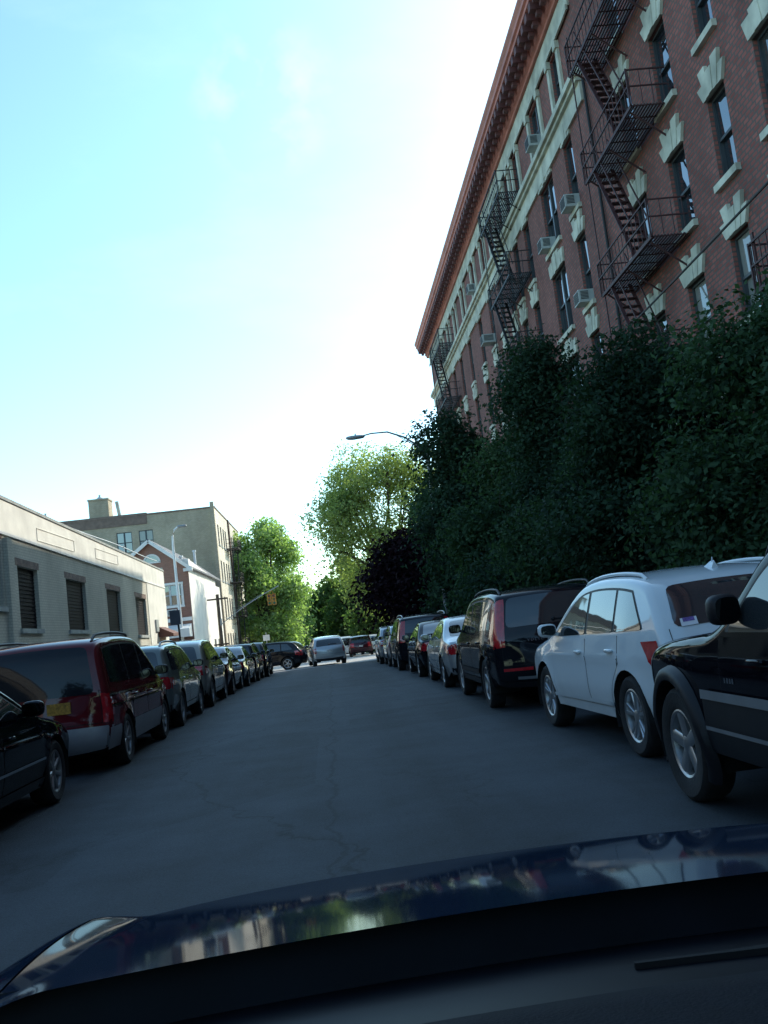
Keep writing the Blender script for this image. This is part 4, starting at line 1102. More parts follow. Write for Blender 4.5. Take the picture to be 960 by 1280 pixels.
# ------------------------------------------------------------------ gabled red brick house across the side street
M['brick2'] = mat_brick('house brick', (0.33, 0.165, 0.125), (0.39, 0.20, 0.15), (0.22, 0.17, 0.14), 0.225, 0.08, 0.010, stain=0.2, swap='AUTO')
M['stucco'] = mat_plain('cream stucco', (0.84, 0.80, 0.72), 0.85, vary=0.10, scale=.7, bump=.2)
M['shingle'] = mat_plain('grey shingles', (0.17, 0.17, 0.175), 0.9, vary=0.2, scale=5, bump=.5)
gh = thing('gabled_house', 'red brick house with a white trimmed gable, half round window and cream side wall', 'house', (-8.7, 62, g(62)))
YF = 62.0; xl, xr, xp = -13.6, -8.72, -11.05; zp, ze, zb0 = 8.35, 6.5, -1.6
def TF(a, d, z): return (a, YF-d, z)
hh = [(-10.75, -9.25, 4.1, 5.45), (-13.0, -11.6, 4.1, 5.45), (-12.9, -11.2, .6, 2.2)]
mb = MB(); wall_grid(mb, TF, xl, xr, zb0, ze, hh, .15)
mb.add([(xl, YF, ze), (xr, YF, ze), (xp, YF, zp)], [(0, 1, 2)])
mb.quad((xl, YF, zb0), (xl, 79, zb0), (xl, 79, ze), (xl, YF, ze))
part(mb, 'wall', M['brick2'], gh)
mb = MB(); mb.box(-9.05, -8.70, 62.1, 76.5, zb0, 6.45); mb.box(-9.05, -8.70, 76.5, 79.2, zb0, 5.9)
mb.box(-9.05, -8.64, 62.02, 62.7, 6.452, 7.05); mb.add([(-9.05, 62.7, 6.45), (-8.66, 62.7, 6.45), (-8.66, 62.7, 7.0), (-9.05, 62.7, 7.0), (-8.66, 76.4, 6.46), (-9.05, 76.4, 6.46)], [(0, 1, 2, 3), (1, 4, 2), (0, 3, 5), (3, 2, 4, 5)])
sw = part(mb, 'side_wall', M['stucco'], gh)
for a, z0, z1 in ((64.5, -.4, 1.7), (68.5, -.5, 1.6), (72.5, .4, 1.7), (75, .4, 1.7)):
    part(MB().box(-8.72, -8.685, a, a+1.1, z0, z1), 'side_door', M['brown_roof'] if z0 < 0 else M['frame'], gh)
mb = MB(); e = .25
for (ax, az, bx, bz) in ((xl-e, ze-.12, xp, zp+.10), (xr+e, ze-.12, xp, zp+.10)):
    mb.add([(ax, YF-.3, az), (bx, YF-.3, bz), (bx, 79, bz), (ax, 79, az), (ax, YF-.3, az+.10), (bx, YF-.3, bz+.12), (bx, 79, bz+.12), (ax, 79, az+.10)], [(0,1,2,3),(4,7,6,5),(0,4,5,1),(1,5,6,2),(2,6,7,3),(3,7,4,0)])
part(mb, 'roof', M['shingle'], gh)
mb = MB()
for (ax, az, bx, bz) in ((xl-e, ze-.15, xp, zp+.07), (xr+e, ze-.15, xp, zp+.07)):
    mb.bar((ax, YF-.33, az), (bx, YF-.33, bz), .05, .22)
mb.box(xr-.25, xr+.32, YF-.36, YF-.03, ze-.28, ze-.08)
part(mb, 'gable_trim', M['white_paint'], gh)
for h in hh:
    f = window(gh, TF, h, M['frame_light'], M['pane'], True, .08)
    mb = MB(); fbox(mb, TF, h[0]-.14, h[1]+.14, -.01, .05, h[3]+.002, h[3]+.14); fbox(mb, TF, h[0]-.14, h[1]+.14, -.01, .07, h[2]-.14, h[2]-.002)
    fbox(mb, TF, h[0]-.12, h[0]-.003, -.01, .04, h[2], h[3]); fbox(mb, TF, h[1]+.003, h[1]+.12, -.01, .04, h[2], h[3])
    part(mb, 'trim', M['white_paint'], f)
mb = MB(); c = (xp+.08, 7.02)
for k in range(12):
    a0, a1 = PI*k/12, PI*(k+1)/12
    mb.bar((c[0]+.52*math.cos(a0), YF-.03, c[1]+.52*math.sin(a0)), (c[0]+.52*math.cos(a1), YF-.03, c[1]+.52*math.sin(a1)), .08, .10)
mb.bar((c[0]-.56, YF-.03, c[1]), (c[0]+.56, YF-.03, c[1]), .08, .08)
f = part(mb, 'arched_window', M['white_paint'], gh)
pm = MB(); pm.add([(c[0]+.48*math.cos(PI*k/14), YF-.012, c[1]+.48*math.sin(PI*k/14)) for k in range(15)], [tuple(range(15))]); part(pm, 'pane', M['pane'], f)
mb = MB(); fbox(mb, TF, xl+.02, xr-.02, -.01, .08, 3.05, 3.28); part(mb, 'string_course', M['white_paint'], gh)
mb = MB(); mb.add([(-12.6, YF-.01, 2.85), (-8.8, YF-.01, 2.85), (-8.8, YF-1.2, 2.55), (-12.6, YF-1.2, 2.55), (-8.8, YF-1.2, 2.02), (-12.6, YF-1.2, 2.02), (-12.6, YF-.01, 2.02), (-8.8, YF-.01, 2.02)], [(0,3,2,1),(3,5,4,2),(0,6,5,3),(1,2,4,7)])
part(mb, 'awning', M['white_paint'], gh)
part(MB().box(-10.3, -9.5, YF-.09, YF-.004, g(62), 1.55), 'door', mat_plain('ochre door', (.30, .21, .06), .6), gh)
for i, (x, y, z0, z1) in enumerate(((-9.3, 63.5, 6.2, 7.3), (-9.4, 71, 6.0, 8.3))):
    part(MB().tube([(x, y, z0), (x, y, z1)], .09, 8).tube([(x, y, z1), (x, y, z1+.12)], .14, 8), 'vent_pipe', M['white_paint'], gh)
hac = thing('air_conditioner', 'white air conditioner below the paired window of the gabled red brick house', 'air conditioner', (-9.95, 62, 3.45))
MB().box(-.3, .3, -.30, -.085, 0, .40).build('casing', M['white_paint'], hac); lv = MB()
for k in range(6): lv.box(-.25, .25, -.312, -.302, .05+k*.055, .05+k*.055+.03)
lv.build('grille', M['ac_dark'], hac)

# ------------------------------------------------------------------ tan apartment building beyond
M['tan'] = mat_brick('tan brick', (0.50, 0.40, 0.27), (0.58, 0.47, 0.33), (0.40, 0.34, 0.26), 0.225, 0.085, 0.012, stain=0.3, swap='AUTO')
M['tan_cap'] = mat_plain('brown coping', (0.22, 0.15, 0.115), 0.85, vary=.2)
M['red_cap'] = mat_plain('dull red coping', (0.22, 0.09, 0.075), 0.8, vary=.2)
tb = thing('apartment_building', 'tan brick apartment building with fire escapes on its sunlit street side', 'building', (-8.8, 82, g(82)))
X2, Y2 = -8.8, 82.0; Z2 = 13.0; B2 = -2.2
def TT(a, d, z): return (a, Y2-d, z)
def TS(a, d, z): return (X2+d, a, z)
fh = [(-17.3, -16.0, 9.9, 11.7), (-15.4, -14.2, 9.9, 11.7), (-17.3, -16.0, 6.7, 8.4), (-15.4, -14.2, 6.7, 8.4), (-20.7, -19.5, 9.9, 11.6)]
sh_ = []
for y in (83.6, 85.7, 87.8, 89.6, 93.4, 95.2, 97.0, 100.9, 102.6):
    for k in range(4): sh_.append((y-.5, y+.5, -.2+3.2*k+.5, 1.5+3.2*k+.6))
mb = MB(); wall_grid(mb, TT, -24, X2, B2, Z2, fh, .18)
mb.quad((X2, 103.6, B2), (-24, 103.6, B2), (-24, 103.6, Z2), (X2, 103.6, Z2)); mb.quad((-24, Y2, B2), (-24, 103.6, B2), (-24, 103.6, Z2), (-24, Y2, Z2))
part(mb, 'wall', M['tan'], tb)
mb = MB(); wall_grid(mb, TS, Y2, 103.6, B2, Z2, sh_, .18); part(mb, 'street_wall', mat_brick('sunlit tan brick', (.74, .64, .50), (.82, .72, .58), (.6, .54, .44), 0.225, 0.085, 0.012, stain=0.2, swap='YZ'), tb)  # lighter copy of the tan brick: sun on this side put into colour
part(MB().box(-23.9, X2-.1, Y2+.1, 103.5, Z2-.5, Z2-.4), 'roof', M['roof'], tb)
mb = MB(); fbox(mb, TT, -24.05, -14.6, -.25, .08, Z2+.003, Z2+.22); fbox(mb, TT, -14.6, X2+.06, -.25, .05, Z2+.003, Z2+.14); fbox(mb, TS, Y2+.25, 103.6, -.25, .06, Z2+.003, Z2+.14)
fbox(mb, TT, -24.05, -14.62, .0, .06, Z2-.75, Z2-.002)
part(mb, 'coping', M['tan_cap'], tb)
part(MB().box(X2-.32, X2-.003, Y2-.32, Y2-.003, B2, Z2+.5), 'corner_pier', M['tan'], tb)
for h in fh:
    window(tb, TT, h, M['frame'], M['pane'], True, .08)
for h in sh_:
    f = window(tb, TS, h, M['frame'], M['pane'], False, .10)
    mb = MB(); fbox(mb, TS, h[0]-.1, h[1]+.1, -.01, .08, h[2]-.14, h[2]-.003); part(mb, 'sill', M['grey_stone'], f)
mb = MB().box(-19.6, -17.9, 82.6, 84.2, Z2-.4, 14.8).box(-19.66, -17.84, 82.54, 84.26, 14.802, 14.95); bk = part(mb, 'roof_bulkhead', M['tan'], tb)
part(MB().lathe_z([(.50, 14.952), (.14, 15.2), (.10, 15.25), (.10, 15.4)], 18, -18.75, 83.4), 'vent_cap', M['galv'], bk)
part(MB().tube([(-17.0, 83, Z2-.4), (-17.25, 83, 14.6)], .16, 8), 'chimney_pipe', M['stone'], tb)
part(MB().box(X2+.003, X2+.14, 92.2, 92.9, B2, Z2+.1), 'dark_strip', mat_brick('dark strip brick', (.16, .10, .075), (.19, .12, .09), (.12, .10, .09), swap='AUTO'), tb)  # dark vertical strip a little proud of the street wall
fire_escape(tb, TS, 88.6, 91.8, [10.0, 6.8, 3.6, .7], M['iron'], 1.15); fire_escape(tb, TS, 98.6, 101.8, [10.0, 6.8, 3.6, .7], M['iron'], 1.15)

# ------------------------------------------------------------------ street furniture
M['lamp_metal'] = mat_plain('street lamp metal', (0.30, 0.31, 0.32), 0.5, 0.4, vary=0.12)
M['pole_wood'] = mat_plain('weathered pole wood', (0.13, 0.10, 0.075), 0.9, vary=0.3, scale=6, bump=.5)
M['lens'] = mat_plain('lamp lens', (0.6, 0.6, 0.58), 0.3, vary=.05)
sl = thing('street_lamp', 'grey street lamp whose long arm reaches left out of the dark trees', 'street lamp', (5.0, 40, g(40)))
z0 = -g(40)
MB().tube([(0, 0, .1), (0, 0, 1), (0, 0, 8.6+z0)], [.11, .10, .07], 12).lathe_z([(.2, .12), (.2, .35), (.13, .5)], 14).build('pole', M['lamp_metal'], sl, 40)
MB().tube([(0, 0, 8.2+z0), (-.25, 0, 8.75+z0), (-.9, 0, 9.25+z0), (-1.6, 0, 9.55+z0), (-2.3, 0, 9.56+z0), (-2.65, 0, 9.5+z0)], [.05, .05, .045, .04, .035, .035], 8).bar((0, 0, 8.5+z0), (-1.2, 0, 9.35+z0), .03).build('arm', M['lamp_metal'], sl, 50)
h = MB().ellipsoid((-3.0, 0, 9.46+z0), (.42, .15, .085), 18, 8, .75).box(-3.02, -2.96, -.03, .03, 9.53+z0, 9.62+z0).build('lamp_head', M['lamp_metal'], sl, 50)
MB().ellipsoid((-3.1, 0, 9.395+z0), (.26, .11, .035), 14, 6).build('lens', M['lens'], h, 50)
s2 = thing('street_lamp', 'tall pale street lamp with a curved top before the gabled red brick house', 'street lamp', (-9.35, 61.2, g(61)))
z0 = -g(61)
MB().tube([(0, 0, 0), (0, 0, 3), (-.05, 0, 7.9+z0)], [.13, .11, .08], 12).build('pole', M['white_paint'], s2, 40)
MB().tube([(-.05, 0, 7.85+z0), (-.02, 0, 8.5+z0), (.12, 0, 8.9+z0), (.36, 0, 9.08+z0)], [.08, .07, .065, .06], 10).build('arm', M['white_paint'], s2, 60)
MB().ellipsoid((.62, 0, 9.1+z0), (.32, .15, .09), 16, 8, .8).build('lamp_head', M['lamp_metal'], s2, 50)
up = thing('utility_pole', 'brown wooden utility pole with crossarms in front of the cream side wall', 'utility pole', (-7.9, 70, g(70)))
z0 = -g(70)
MB().tube([(0, 0, 0), (0, 0, 4.9+z0)], [.16, .12], 10).build('pole', M['pole_wood'], up, 40)
for z, w in ((4.55, .75), (1.25, .55)): MB().box(-w, w, -.2, -.135, z-.06+z0, z+.06+z0).build('crossarm', M['pole_wood'], up)
sa = thing('traffic_signal', 'amber traffic signal hanging from a long guyed arm over the road', 'traffic signal', (-7.75, 69.6, g(70)))
z0 = -g(70)
MB().tube([(0, 0, 2.7+z0), (1.6, 0, 3.7+z0), (3.2, 0, 4.5+z0), (4.4, 0, 5.0+z0)], .032, 8).bar((0, 0, 3.0+z0), (3.2, 0, 4.6+z0), .014).bar((0, 0, 2.6+z0), (0, 0, 3.1+z0), .12).build('arm', M['galv'], sa, 50)
for xx in (3.62, 3.96):
    hd = MB().box(xx-.14, xx+.14, -.14, .14, 3.66+z0, 4.46+z0).bar((xx, 0, 4.46+z0), (3.79, 0, 4.76+z0), .03).build('signal_head', mat_plain('amber signal housing', (.62, .26, .03), .5), sa)
    for k, cl in enumerate(((.10, .01, .01), (.16, .09, .01), (.01, .10, .04))):
        zz = 4.32-k*.26+z0
        MB().lathe_x([(.001, 0), (.09, 0), (.10, .02)], 14).build('signal_lens', mat_plain('signal lens %d' % k, cl, .3), hd)
        q = bpy.context.scene.objects[-1] if False else hd.children[-1]
        q.rotation_euler = (0, 0, -PI/2); q.location = (xx, -.143, zz)
ps = thing('street_sign', 'dark rectangular sign plate on a black post beside the white building', 'sign', (-5.7, 37.2, g(37)+.12))
MB().bar((0, 0, 0), (-.10, 0, 2.85), .07).build('post', M['iron'], ps); MB().box(-.38, .02, -.05, -.036, 2.42, 2.98).build('plate', mat_plain('dark sign back', (.045, .055, .075), .5), ps)
ws = thing('street_sign', 'small white sign on a thin post at the far crossing', 'sign', (-5.05, 76.0, g(76)+.12))
MB().bar((0, 0, 0), (0, 0, 2.6), .06).build('post', M['galv'], ws); MB().box(-.26, .26, -.06, -.04, 1.95, 2.4).build('plate', M['white_paint'], ws)
cb = MB().tube([(6.7, y, 6.98-.012*y+.0011*(y-14)**2) for y in np.linspace(-4, 24, 30)]+[(8.98, 31, 6.9)], .02, 6).build('overhead_cable', M['iron'])
tag(cb, 'black overhead cable running along the street in front of the brick building', 'cable')

# ------------------------------------------------------------------ parked and driving cars
PW = mat_paint('white car paint', (0.64, 0.69, 0.71), rough=.5, dirt=.15)
PK = mat_paint('black car paint', (0.004, 0.004, 0.007), rough=.5, dirt=.12, coat=.55)
PD = mat_paint('dark grey car paint', (0.007, 0.008, 0.012), .2, .4, dirt=.15, coat=.6)
PR = mat_paint('dark red car paint', (0.10, 0.008, 0.013), .2, .4, dirt=.2, coat=.7)
PM = mat_paint('maroon car paint', (0.045, 0.010, 0.014), .2, .4)
PS = mat_paint('silver car paint', (0.40, 0.42, 0.43), .7, .35, dirt=.3)
PG = mat_paint('grey green car paint', (0.15, 0.17, 0.16), .5, .4, dirt=.3)
PB = mat_paint('beige grey car paint', (0.24, 0.23, 0.20), .5, .4, dirt=.3)
PBL = mat_paint('blue grey car paint', (0.05, 0.065, 0.09), .5, .4, dirt=.3)

def flare_arcs(sh, root, mat, wd=.085, out=.055):
    ra, zc = sh.sp['ra'], sh.sp['rw']
    for yw in sh.sp['wb']:
        for sg in (1, -1):
            mb = MB(); n = 26; vs = []
            for k in range(n+1):
                a = -.12*PI+1.24*PI*k/n; c, s = math.cos(a), math.sin(a)
                for (r, o) in ((ra-.012, -.05), (ra-.012, out), (ra+.02, out+.012), (ra+wd*.8, out*.9), (ra+wd, .004)):
                    y, z = yw+r*c*1.02, zc+r*s
                    xw = sh.W(min(max(y, -sh.sp['L']/2+.05), sh.sp['L']/2-.05), max(.3, z)); vs.append((sg*(xw+o), y, z))
            mb.add(vs, [(5*k+j, 5*k+j+1, 5*k+j+6, 5*k+j+5) for k in range(n) for j in range(4)])
            mb.build('fender_flare', mat, root, 50, recalc=True)
def jeep_extra(root, sh, P, gs):
    flare_arcs(sh, root, M['black_trim'])
    yf, yr = sh.sp['wb']; w = sh.sp['ra']+.10
    for sg in (1, -1):
        m = MB(); sh.side(m, [(yf-w, .42), (yf-w, .74), (yr+w, .74), (yr+w, .42)], .020, sg, gs); m.build('cladding', M['black_trim'], root, 40, recalc=True)
        m = MB(); sh.side(m, [(yf-w, .742), (yf-w, .80), (yr+w, .80), (yr+w, .742)], .030, sg, gs); m.build('side_moulding', M['grey_clad'], root, 40, recalc=True)
        m = MB(); sh.side(m, [(yf-w-.02, .55), (yf-w-.02, .575), (yr+w, .575), (yr+w, .55)], .028, sg, gs); m.build('trim_strip', M['grey_clad'], root, 40, recalc=True)
        m = MB()
        for k, ww in enumerate((.020, .026, .026, .026)):
            y0 = .46-k*.036; sh.side(m, [(y0, .855), (y0, .885), (y0-ww, .885), (y0-ww, .855)], .006, sg, gs)
        m.build('badge', M['chrome'], root)
def cross_extra(root, sh, P, gs):
    p = sh.ev(sh.s_y(-1.40), 0, 0)
    MB().add([(-.03, p[1]+.10, p[2]-.005), (.03, p[1]+.10, p[2]-.005), (.035, p[1]-.10, p[2]-.02), (-.035, p[1]-.10, p[2]-.02), (.0, p[1]-.02, p[2]+.05), (0, p[1]-.10, p[2]+.055)], [(0,1,4),(1,2,5,4),(2,3,5),(3,0,4,5)]).build('antenna', P, root)
    MB().tube([(0, p[1]-.06, p[2]+.03), (0, p[1]-.07, p[2]+.085)], [.011, .005], 6).build('antenna_tip', P, root)
    q = sh.s_rear(1.22); m = MB(); sh.top_panel(m, [(q, -.765), (q, -.60), (sh.s_rear(1.15), -.60), (sh.s_rear(1.15), -.765)], .008, .05)
    st = m.build('window_sticker', mat_plain('white sticker', (.72, .70, .72), .5, vary=.05), root, recalc=True)
    m = MB(); sh.top_panel(m, [(sh.s_rear(1.205), -.74), (sh.s_rear(1.205), -.625), (sh.s_rear(1.165), -.625), (sh.s_rear(1.165), -.74)], .010, .05)
    m.build('sticker_print', mat_plain('violet print', (.16, .09, .30), .5, vary=.4, scale=60), st, recalc=True)
    for sg in (1, -1):
        m = MB(); sh.side(m, [(1.0, .40), (1.0, .44), (-.95, .46), (-.95, .42)], .022, sg, gs); m.build('side_moulding', P, root, 40, recalc=True)
def suv_extra(root, sh, P, gs):
    cu = bpy.data.curves.new('lettering', 'FONT'); cu.body = 'V O L V O'; cu.size = .055; cu.align_x = 'CENTER'; cu.extrude = .004
    tmp = bpy.data.objects.new('lettering_tmp', cu); COL.objects.link(tmp)
    dg = bpy.context.evaluated_depsgraph_get(); me = bpy.data.meshes.new_from_object(tmp.evaluated_get(dg)); bpy.data.objects.remove(tmp)
    me.materials.clear(); me.materials.append(M['chrome'])
    o = bpy.data.objects.new('lettering', me); COL.objects.link(o); o.parent = root
    p = sh.ev(sh.s_rear(1.02), 0, .02); o.location = (-.32, p[1], p[2]-.05); o.rotation_euler = (R(84), 0, 0)
    for sg in (1, -1):
        m = MB(); sh.side(m, [(1.0, .48), (1.0, .56), (-.95, .56), (-.95, .48)], .016, sg, gs); m.build('side_moulding', M['black_trim'], root, 40, recalc=True)
    for sg in (1, -1):
        m = MB(); sh.top_panel(m, [(sh.s_rear(.60), sg*.45), (sh.s_rear(.60), sg*.9), (sh.s_rear(.56), sg*.9), (sh.s_rear(.56), sg*.45)], .008, gs); m.build('reflector', M['tail'], root, 40, recalc=True)
    m = MB(); sh.top_panel(m, [(sh.s_rear(.45), -.7), (sh.s_rear(.45), .7), (sh.s_rear(.42), .7), (sh.s_rear(.42), -.7)], .012, gs); m.build('bumper_trim', M['grey_clad'], root, 40, recalc=True)
def van_extra(root, sh, P, gs):
    yf, yr = sh.sp['wb']; w = sh.sp['ra']+.01
    for sg in (1, -1):
        for y0, y1 in ((yf-w, yr+w), (yr-w, -2.30)):
            m = MB(); sh.side(m, [(y0, .29), (y0, .56), (y1, .56), (y1, .29)], .010, sg, gs); m.build('cladding', M['silver_clad'], root, 40, recalc=True)
        m = MB(); sh.side(m, [(1.9, .93), (1.9, .95), (-2.2, .97), (-2.2, .95)], .008, sg, gs); m.build('side_moulding', M['chrome'], root, 40, recalc=True)
        m = MB(); sh.side(m, [(.9, .80), (.9, .815), (-2.2, .83), (-2.2, .815)], .010, sg, gs); m.build('trim_strip', M['chrome'], root, 40, recalc=True)
    m = MB(); sh.top_panel(m, [(sh.s_rear(.60), -1), (sh.s_rear(.60), 1), (sh.s_rear(.30), 1), (sh.s_rear(.30), -1)], .012, gs); m.build('rear_bumper', M['silver_clad'], root, 40, recalc=True)
def sedan_extra(root, sh, P, gs):
    m = MB()
    for sg in (1, -1):
        sh.side(m, [(1.0, .50), (1.0, .525), (-.95, .525), (-.95, .50)], .012, sg, gs)
    m.build('side_moulding', M['chrome'], root, 40, recalc=True)
def spoiler_extra(root, sh, P, gs):
    sedan_extra(root, sh, P, gs)
    m = MB(); p = sh.ev(sh.s_y(-2.18), 0, 0); m.bar((-.62, p[1], p[2]+.11), (.62, p[1], p[2]+.11), .18, .03)
    for sg in (1, -1): m.bar((sg*.5, p[1], p[2]-.02), (sg*.5, p[1], p[2]+.11), .10, .03, up=(0, 1, 0))
    m.build('spoiler', P, root)

GRR, GLL = 'cars parked along the right kerb', 'cars parked along the left kerb'
def at(x, y): return (x, y, g(y))
make_car('parked_car', 'black off-roader with silver five spoke wheels and black wheel arch flares, nearest on the right', 'car', JEEP, at(3.22, 5.14), 0, PK, .045, GRR, 'five_old', 'alloy', extra=jeep_extra, clad=M['black_trim'], mirror_mat=M['black_trim'], tail='small', rails=M['black_trim'], glass='glass_light')
make_car('parked_car', 'white crossover with a roof fin and a sticker in its rear window', 'car', CROSS, at(3.48, 9.90), R(2.5), PW, .04, GRR, 'ten', 'alloy', rails=PW, extra=cross_extra, tail='wedge', glass='glass_light')
make_car('parked_car', 'black SUV with tall red tail lamps running up its rear corners', 'car', SUV, at(3.20, 15.72), 0, PD, .045, GRR, 'five', 'alloy_dull', rails=M['black_trim'], extra=suv_extra, tail='tall', clad=M['black_trim'], glass='glass_light')
make_car('parked_car', 'silver grey saloon in front of the black SUV with tall red lamps', 'car', SEDAN, at(3.12, 21.0), 0, PS, .06, GRR, 'five', 'alloy_dull', extra=sedan_extra, glass='glass_light')
make_car('parked_car', 'black saloon with a boot spoiler in front of the silver grey saloon', 'car', SEDAN, at(3.08, 26.2), 0, PK, .06, GRR, 'ten', 'alloy', extra=spoiler_extra, glass='glass_light')
make_car('parked_car', 'dark SUV with silver roof rails in front of the black saloon with a spoiler', 'car', SUV, at(3.0, 32.0), 0, PD, .07, GRR, 'five', 'alloy_dull', rails=M['alloy'], tail='small')
make_car('parked_car', 'silver hatchback in front of the dark SUV with roof rails', 'car', WAGON, at(2.95, 37.4), 0, PS, .08, GRR, 'five', 'alloy_dull', tail='tall')
make_car('parked_car', 'pale grey car farthest along the right kerb before the crossing', 'car', CROSS, at(2.95, 43.0), 0, PS, .09, GRR, 'five', 'alloy_dull')
make_car('parked_car', 'black saloon cut by the left edge of the picture, chrome strip on its door', 'car', dict(SEDAN, mir=.50), at(-3.86, 8.85), 0, PK, .045, GLL, 'seven', 'alloy_dull', extra=sedan_extra)
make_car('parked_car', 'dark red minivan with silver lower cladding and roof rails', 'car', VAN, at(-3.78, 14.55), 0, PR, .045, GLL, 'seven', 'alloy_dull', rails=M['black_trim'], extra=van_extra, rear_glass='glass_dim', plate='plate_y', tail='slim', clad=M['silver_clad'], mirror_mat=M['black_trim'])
make_car('parked_car', 'grey green estate car with roof rails in front of the red minivan', 'car', WAGON, at(-3.75, 19.45), 0, PG, .055, GLL, 'five', 'alloy_dull', rails=M['alloy_dull'], tail='wide', mirror_mat=M['black_trim'], glass='glass_light')
make_car('parked_car', 'beige grey crossover in front of the grey green estate car', 'car', CROSS, at(-3.85, 24.5), 0, PB, .06, GLL, 'five', 'alloy_dull', mirror_mat=M['black_trim'])
make_car('parked_car', 'dark maroon saloon fifth along the left kerb', 'car', SEDAN, at(-3.85, 29.6), 0, PM, .07, GLL, 'five', 'alloy_dull', glass='glass_light')
make_car('parked_car', 'silver blue saloon in front of the dark maroon saloon', 'car', SEDAN, at(-3.85, 34.8), 0, PBL, .08, GLL, 'five', 'alloy_dull', glass='glass_light')
make_car('parked_car', 'dark grey estate car second from the far end of the left row', 'car', WAGON, at(-3.85, 39.8), 0, PD, .09, GLL, 'five', 'alloy_dull')
make_car('parked_car', 'black crossover at the far end of the left row by the crossing', 'car', CROSS, at(-3.85, 44.8), 0, PK, .09, GLL, 'five', 'alloy_dull')
make_car('moving_car', 'silver crossover driving away down the middle of the street', 'car', CROSS, at(-.36, 55.4), R(6), PS, .08, None, 'five', 'alloy_dull', tail='tall')
make_car('turning_car', 'dark grey crossover turning left across the side street', 'car', CROSS, at(-3.75, 55.6), R(78), PD, .08, None, 'five', 'alloy')
GX = 'cars beyond the crossing'
make_car('distant_car', 'white minivan beyond the crossing just right of the silver crossover', 'car', VAN, at(.9, 82), R(4), PW, .12, GX, 'five', 'alloy_dull', detail=False)
make_car('distant_car', 'dark red car beyond the crossing between two white cars', 'car', CROSS, at(2.3, 77), 0, PM, .12, GX, 'five', 'alloy_dull', detail=False)
make_car('distant_car', 'white crossover beyond the crossing nearest the right kerb', 'car', CROSS, at(3.5, 84), R(-3), PW, .12, GX, 'five', 'alloy_dull', detail=False)
make_car('distant_car', 'grey car standing in the side street before the gabled red brick house', 'car', SEDAN, at(-10.6, 57.5), R(90), PBL, .12, None, 'five', 'alloy_dull', detail=False)

# ------------------------------------------------------------------ the car the picture is taken from
PN = mat_paint('dark navy car paint', (0.009, 0.018, 0.036), 0, .5, dirt=.02, coat=.5)
for n_ in PN.node_tree.nodes:
    if n_.type == 'MATH' and abs(n_.inputs[2].default_value-.03) < 1e-6: n_.inputs[2].default_value = .05
oc = thing('blue_car', 'dark navy car whose bonnet, wipers and dashboard fill the bottom of the picture', 'car', (.34, 0, 0))
HW = 1.0
def hood_pt(u, v):
    au = abs(u)
    x = HW*u*(1-.05*v**3)
    y = 1.51-.06*au**2+(.93-.40*au**5)*v
    q = y-1.60
    t = min(1, max(0, (au-.80)/.14)); t = t*t*(3-2*t)
    z = .985-.115*q-.045*max(0, q)**2-.030*au**2-.18*max(0, au-.80)**2-.10*max(0, v-.80)**2*9
    z += .125*q*t*(1-.5*max(0, v))              # the wings run flatter than the bonnet
    return (x, y, z)
mb = MB(); nu, nv = 61, 45
us = [math.sin(t)*(1-.12*(1-abs(math.sin(t)))) for t in np.linspace(-PI/2, PI/2, nu)]; vs_ = np.linspace(0, 1, nv)
mb.add([hood_pt(u*.9, v) for v in vs_ for u in us], [(i*nu+j, i*nu+j+1, (i+1)*nu+j+1, (i+1)*nu+j) for i in range(nv-1) for j in range(nu-1)])
mb.build('bonnet', PN, oc, 60)
for sg in (1, -1):
    mb = MB(); rows = []
    for v in np.linspace(0, 1, 26):
        row = []
        for t in np.linspace(0, 1, 12):
            ui = .905+max(0, min(.06, -v*.4)); p = hood_pt(sg*(ui+(1-ui)*min(1, t*2)), max(v, 0))
            y = p[1]+(v*.98 if v < 0 else 0); p = (p[0], p[1], p[2]+(.03*v if v < 0 else 0))
            tt = max(0, t-.5)*2
            row.append((p[0]+sg*.035*math.sin(tt*PI/2), y, p[2]-.022*min(1, t*2)-tt**1.6*.50))
        rows.append(row)
    m_ = len(rows[0]); mb.add([p for r in rows for p in r], [(i*m_+j, i*m_+j+1, (i+1)*m_+j+1, (i+1)*m_+j) for i in range(len(rows)-1) for j in range(m_-1)])
    mb.build('wing', PN, oc, 60, recalc=True)
mb = MB(); rows = []
for t in np.linspace(0, 1, 10):
    rows.append([(lambda p: (p[0]*(1+.02*t), p[1]+.20*math.sin(t*PI*.75)*(1-.3*abs(u)), p[2]-.60*t**1.3))(hood_pt(u*.99, 1)) for u in np.linspace(-1, 1, 31)])
mb.add([p for r in rows for p in r], [(i*31+j, i*31+j+1, (i+1)*31+j+1, (i+1)*31+j) for i in range(9) for j in range(30)])
mb.build('front_bumper', PN, oc, 60, recalc=True)
mb = MB(); rows = []
for y, z in ((1.58, .981), (1.55, .90), (1.50, .912), (1.44, .925), (1.34, .945), (1.24, .955), (1.20, .962)):
    rows.append([(x, y-.06*(x/HW)**2, z-.02*(x/HW)**2) for x in np.linspace(-.935, .935, 25)])
mb.add([p for r in rows for p in r], [(i*25+j, i*25+j+1, (i+1)*25+j+1, (i+1)*25+j) for i in range(6) for j in range(24)])
mb.build('cowl', mat_plain('cowl plastic', (.003, .0045, .008), .5, vary=.4, scale=7, spec=.15), oc, 60, recalc=True)
MB().box(-.84, .84, 1.25, 2.1, .35, .80).build('engine_bay', M['under'], oc)
w_ = MB().tube([(.10, 1.33, .945), (.40, 1.30, .957), (.80, 1.26, .955)], [.006, .007, .006], 8).build('wiper', M['under'], oc, 50)
MB().bar((.02, 1.325, .95), (.86, 1.25, .958), .008, .010).build('wiper_blade', M['under'], w_)
mb = MB(); rows = []
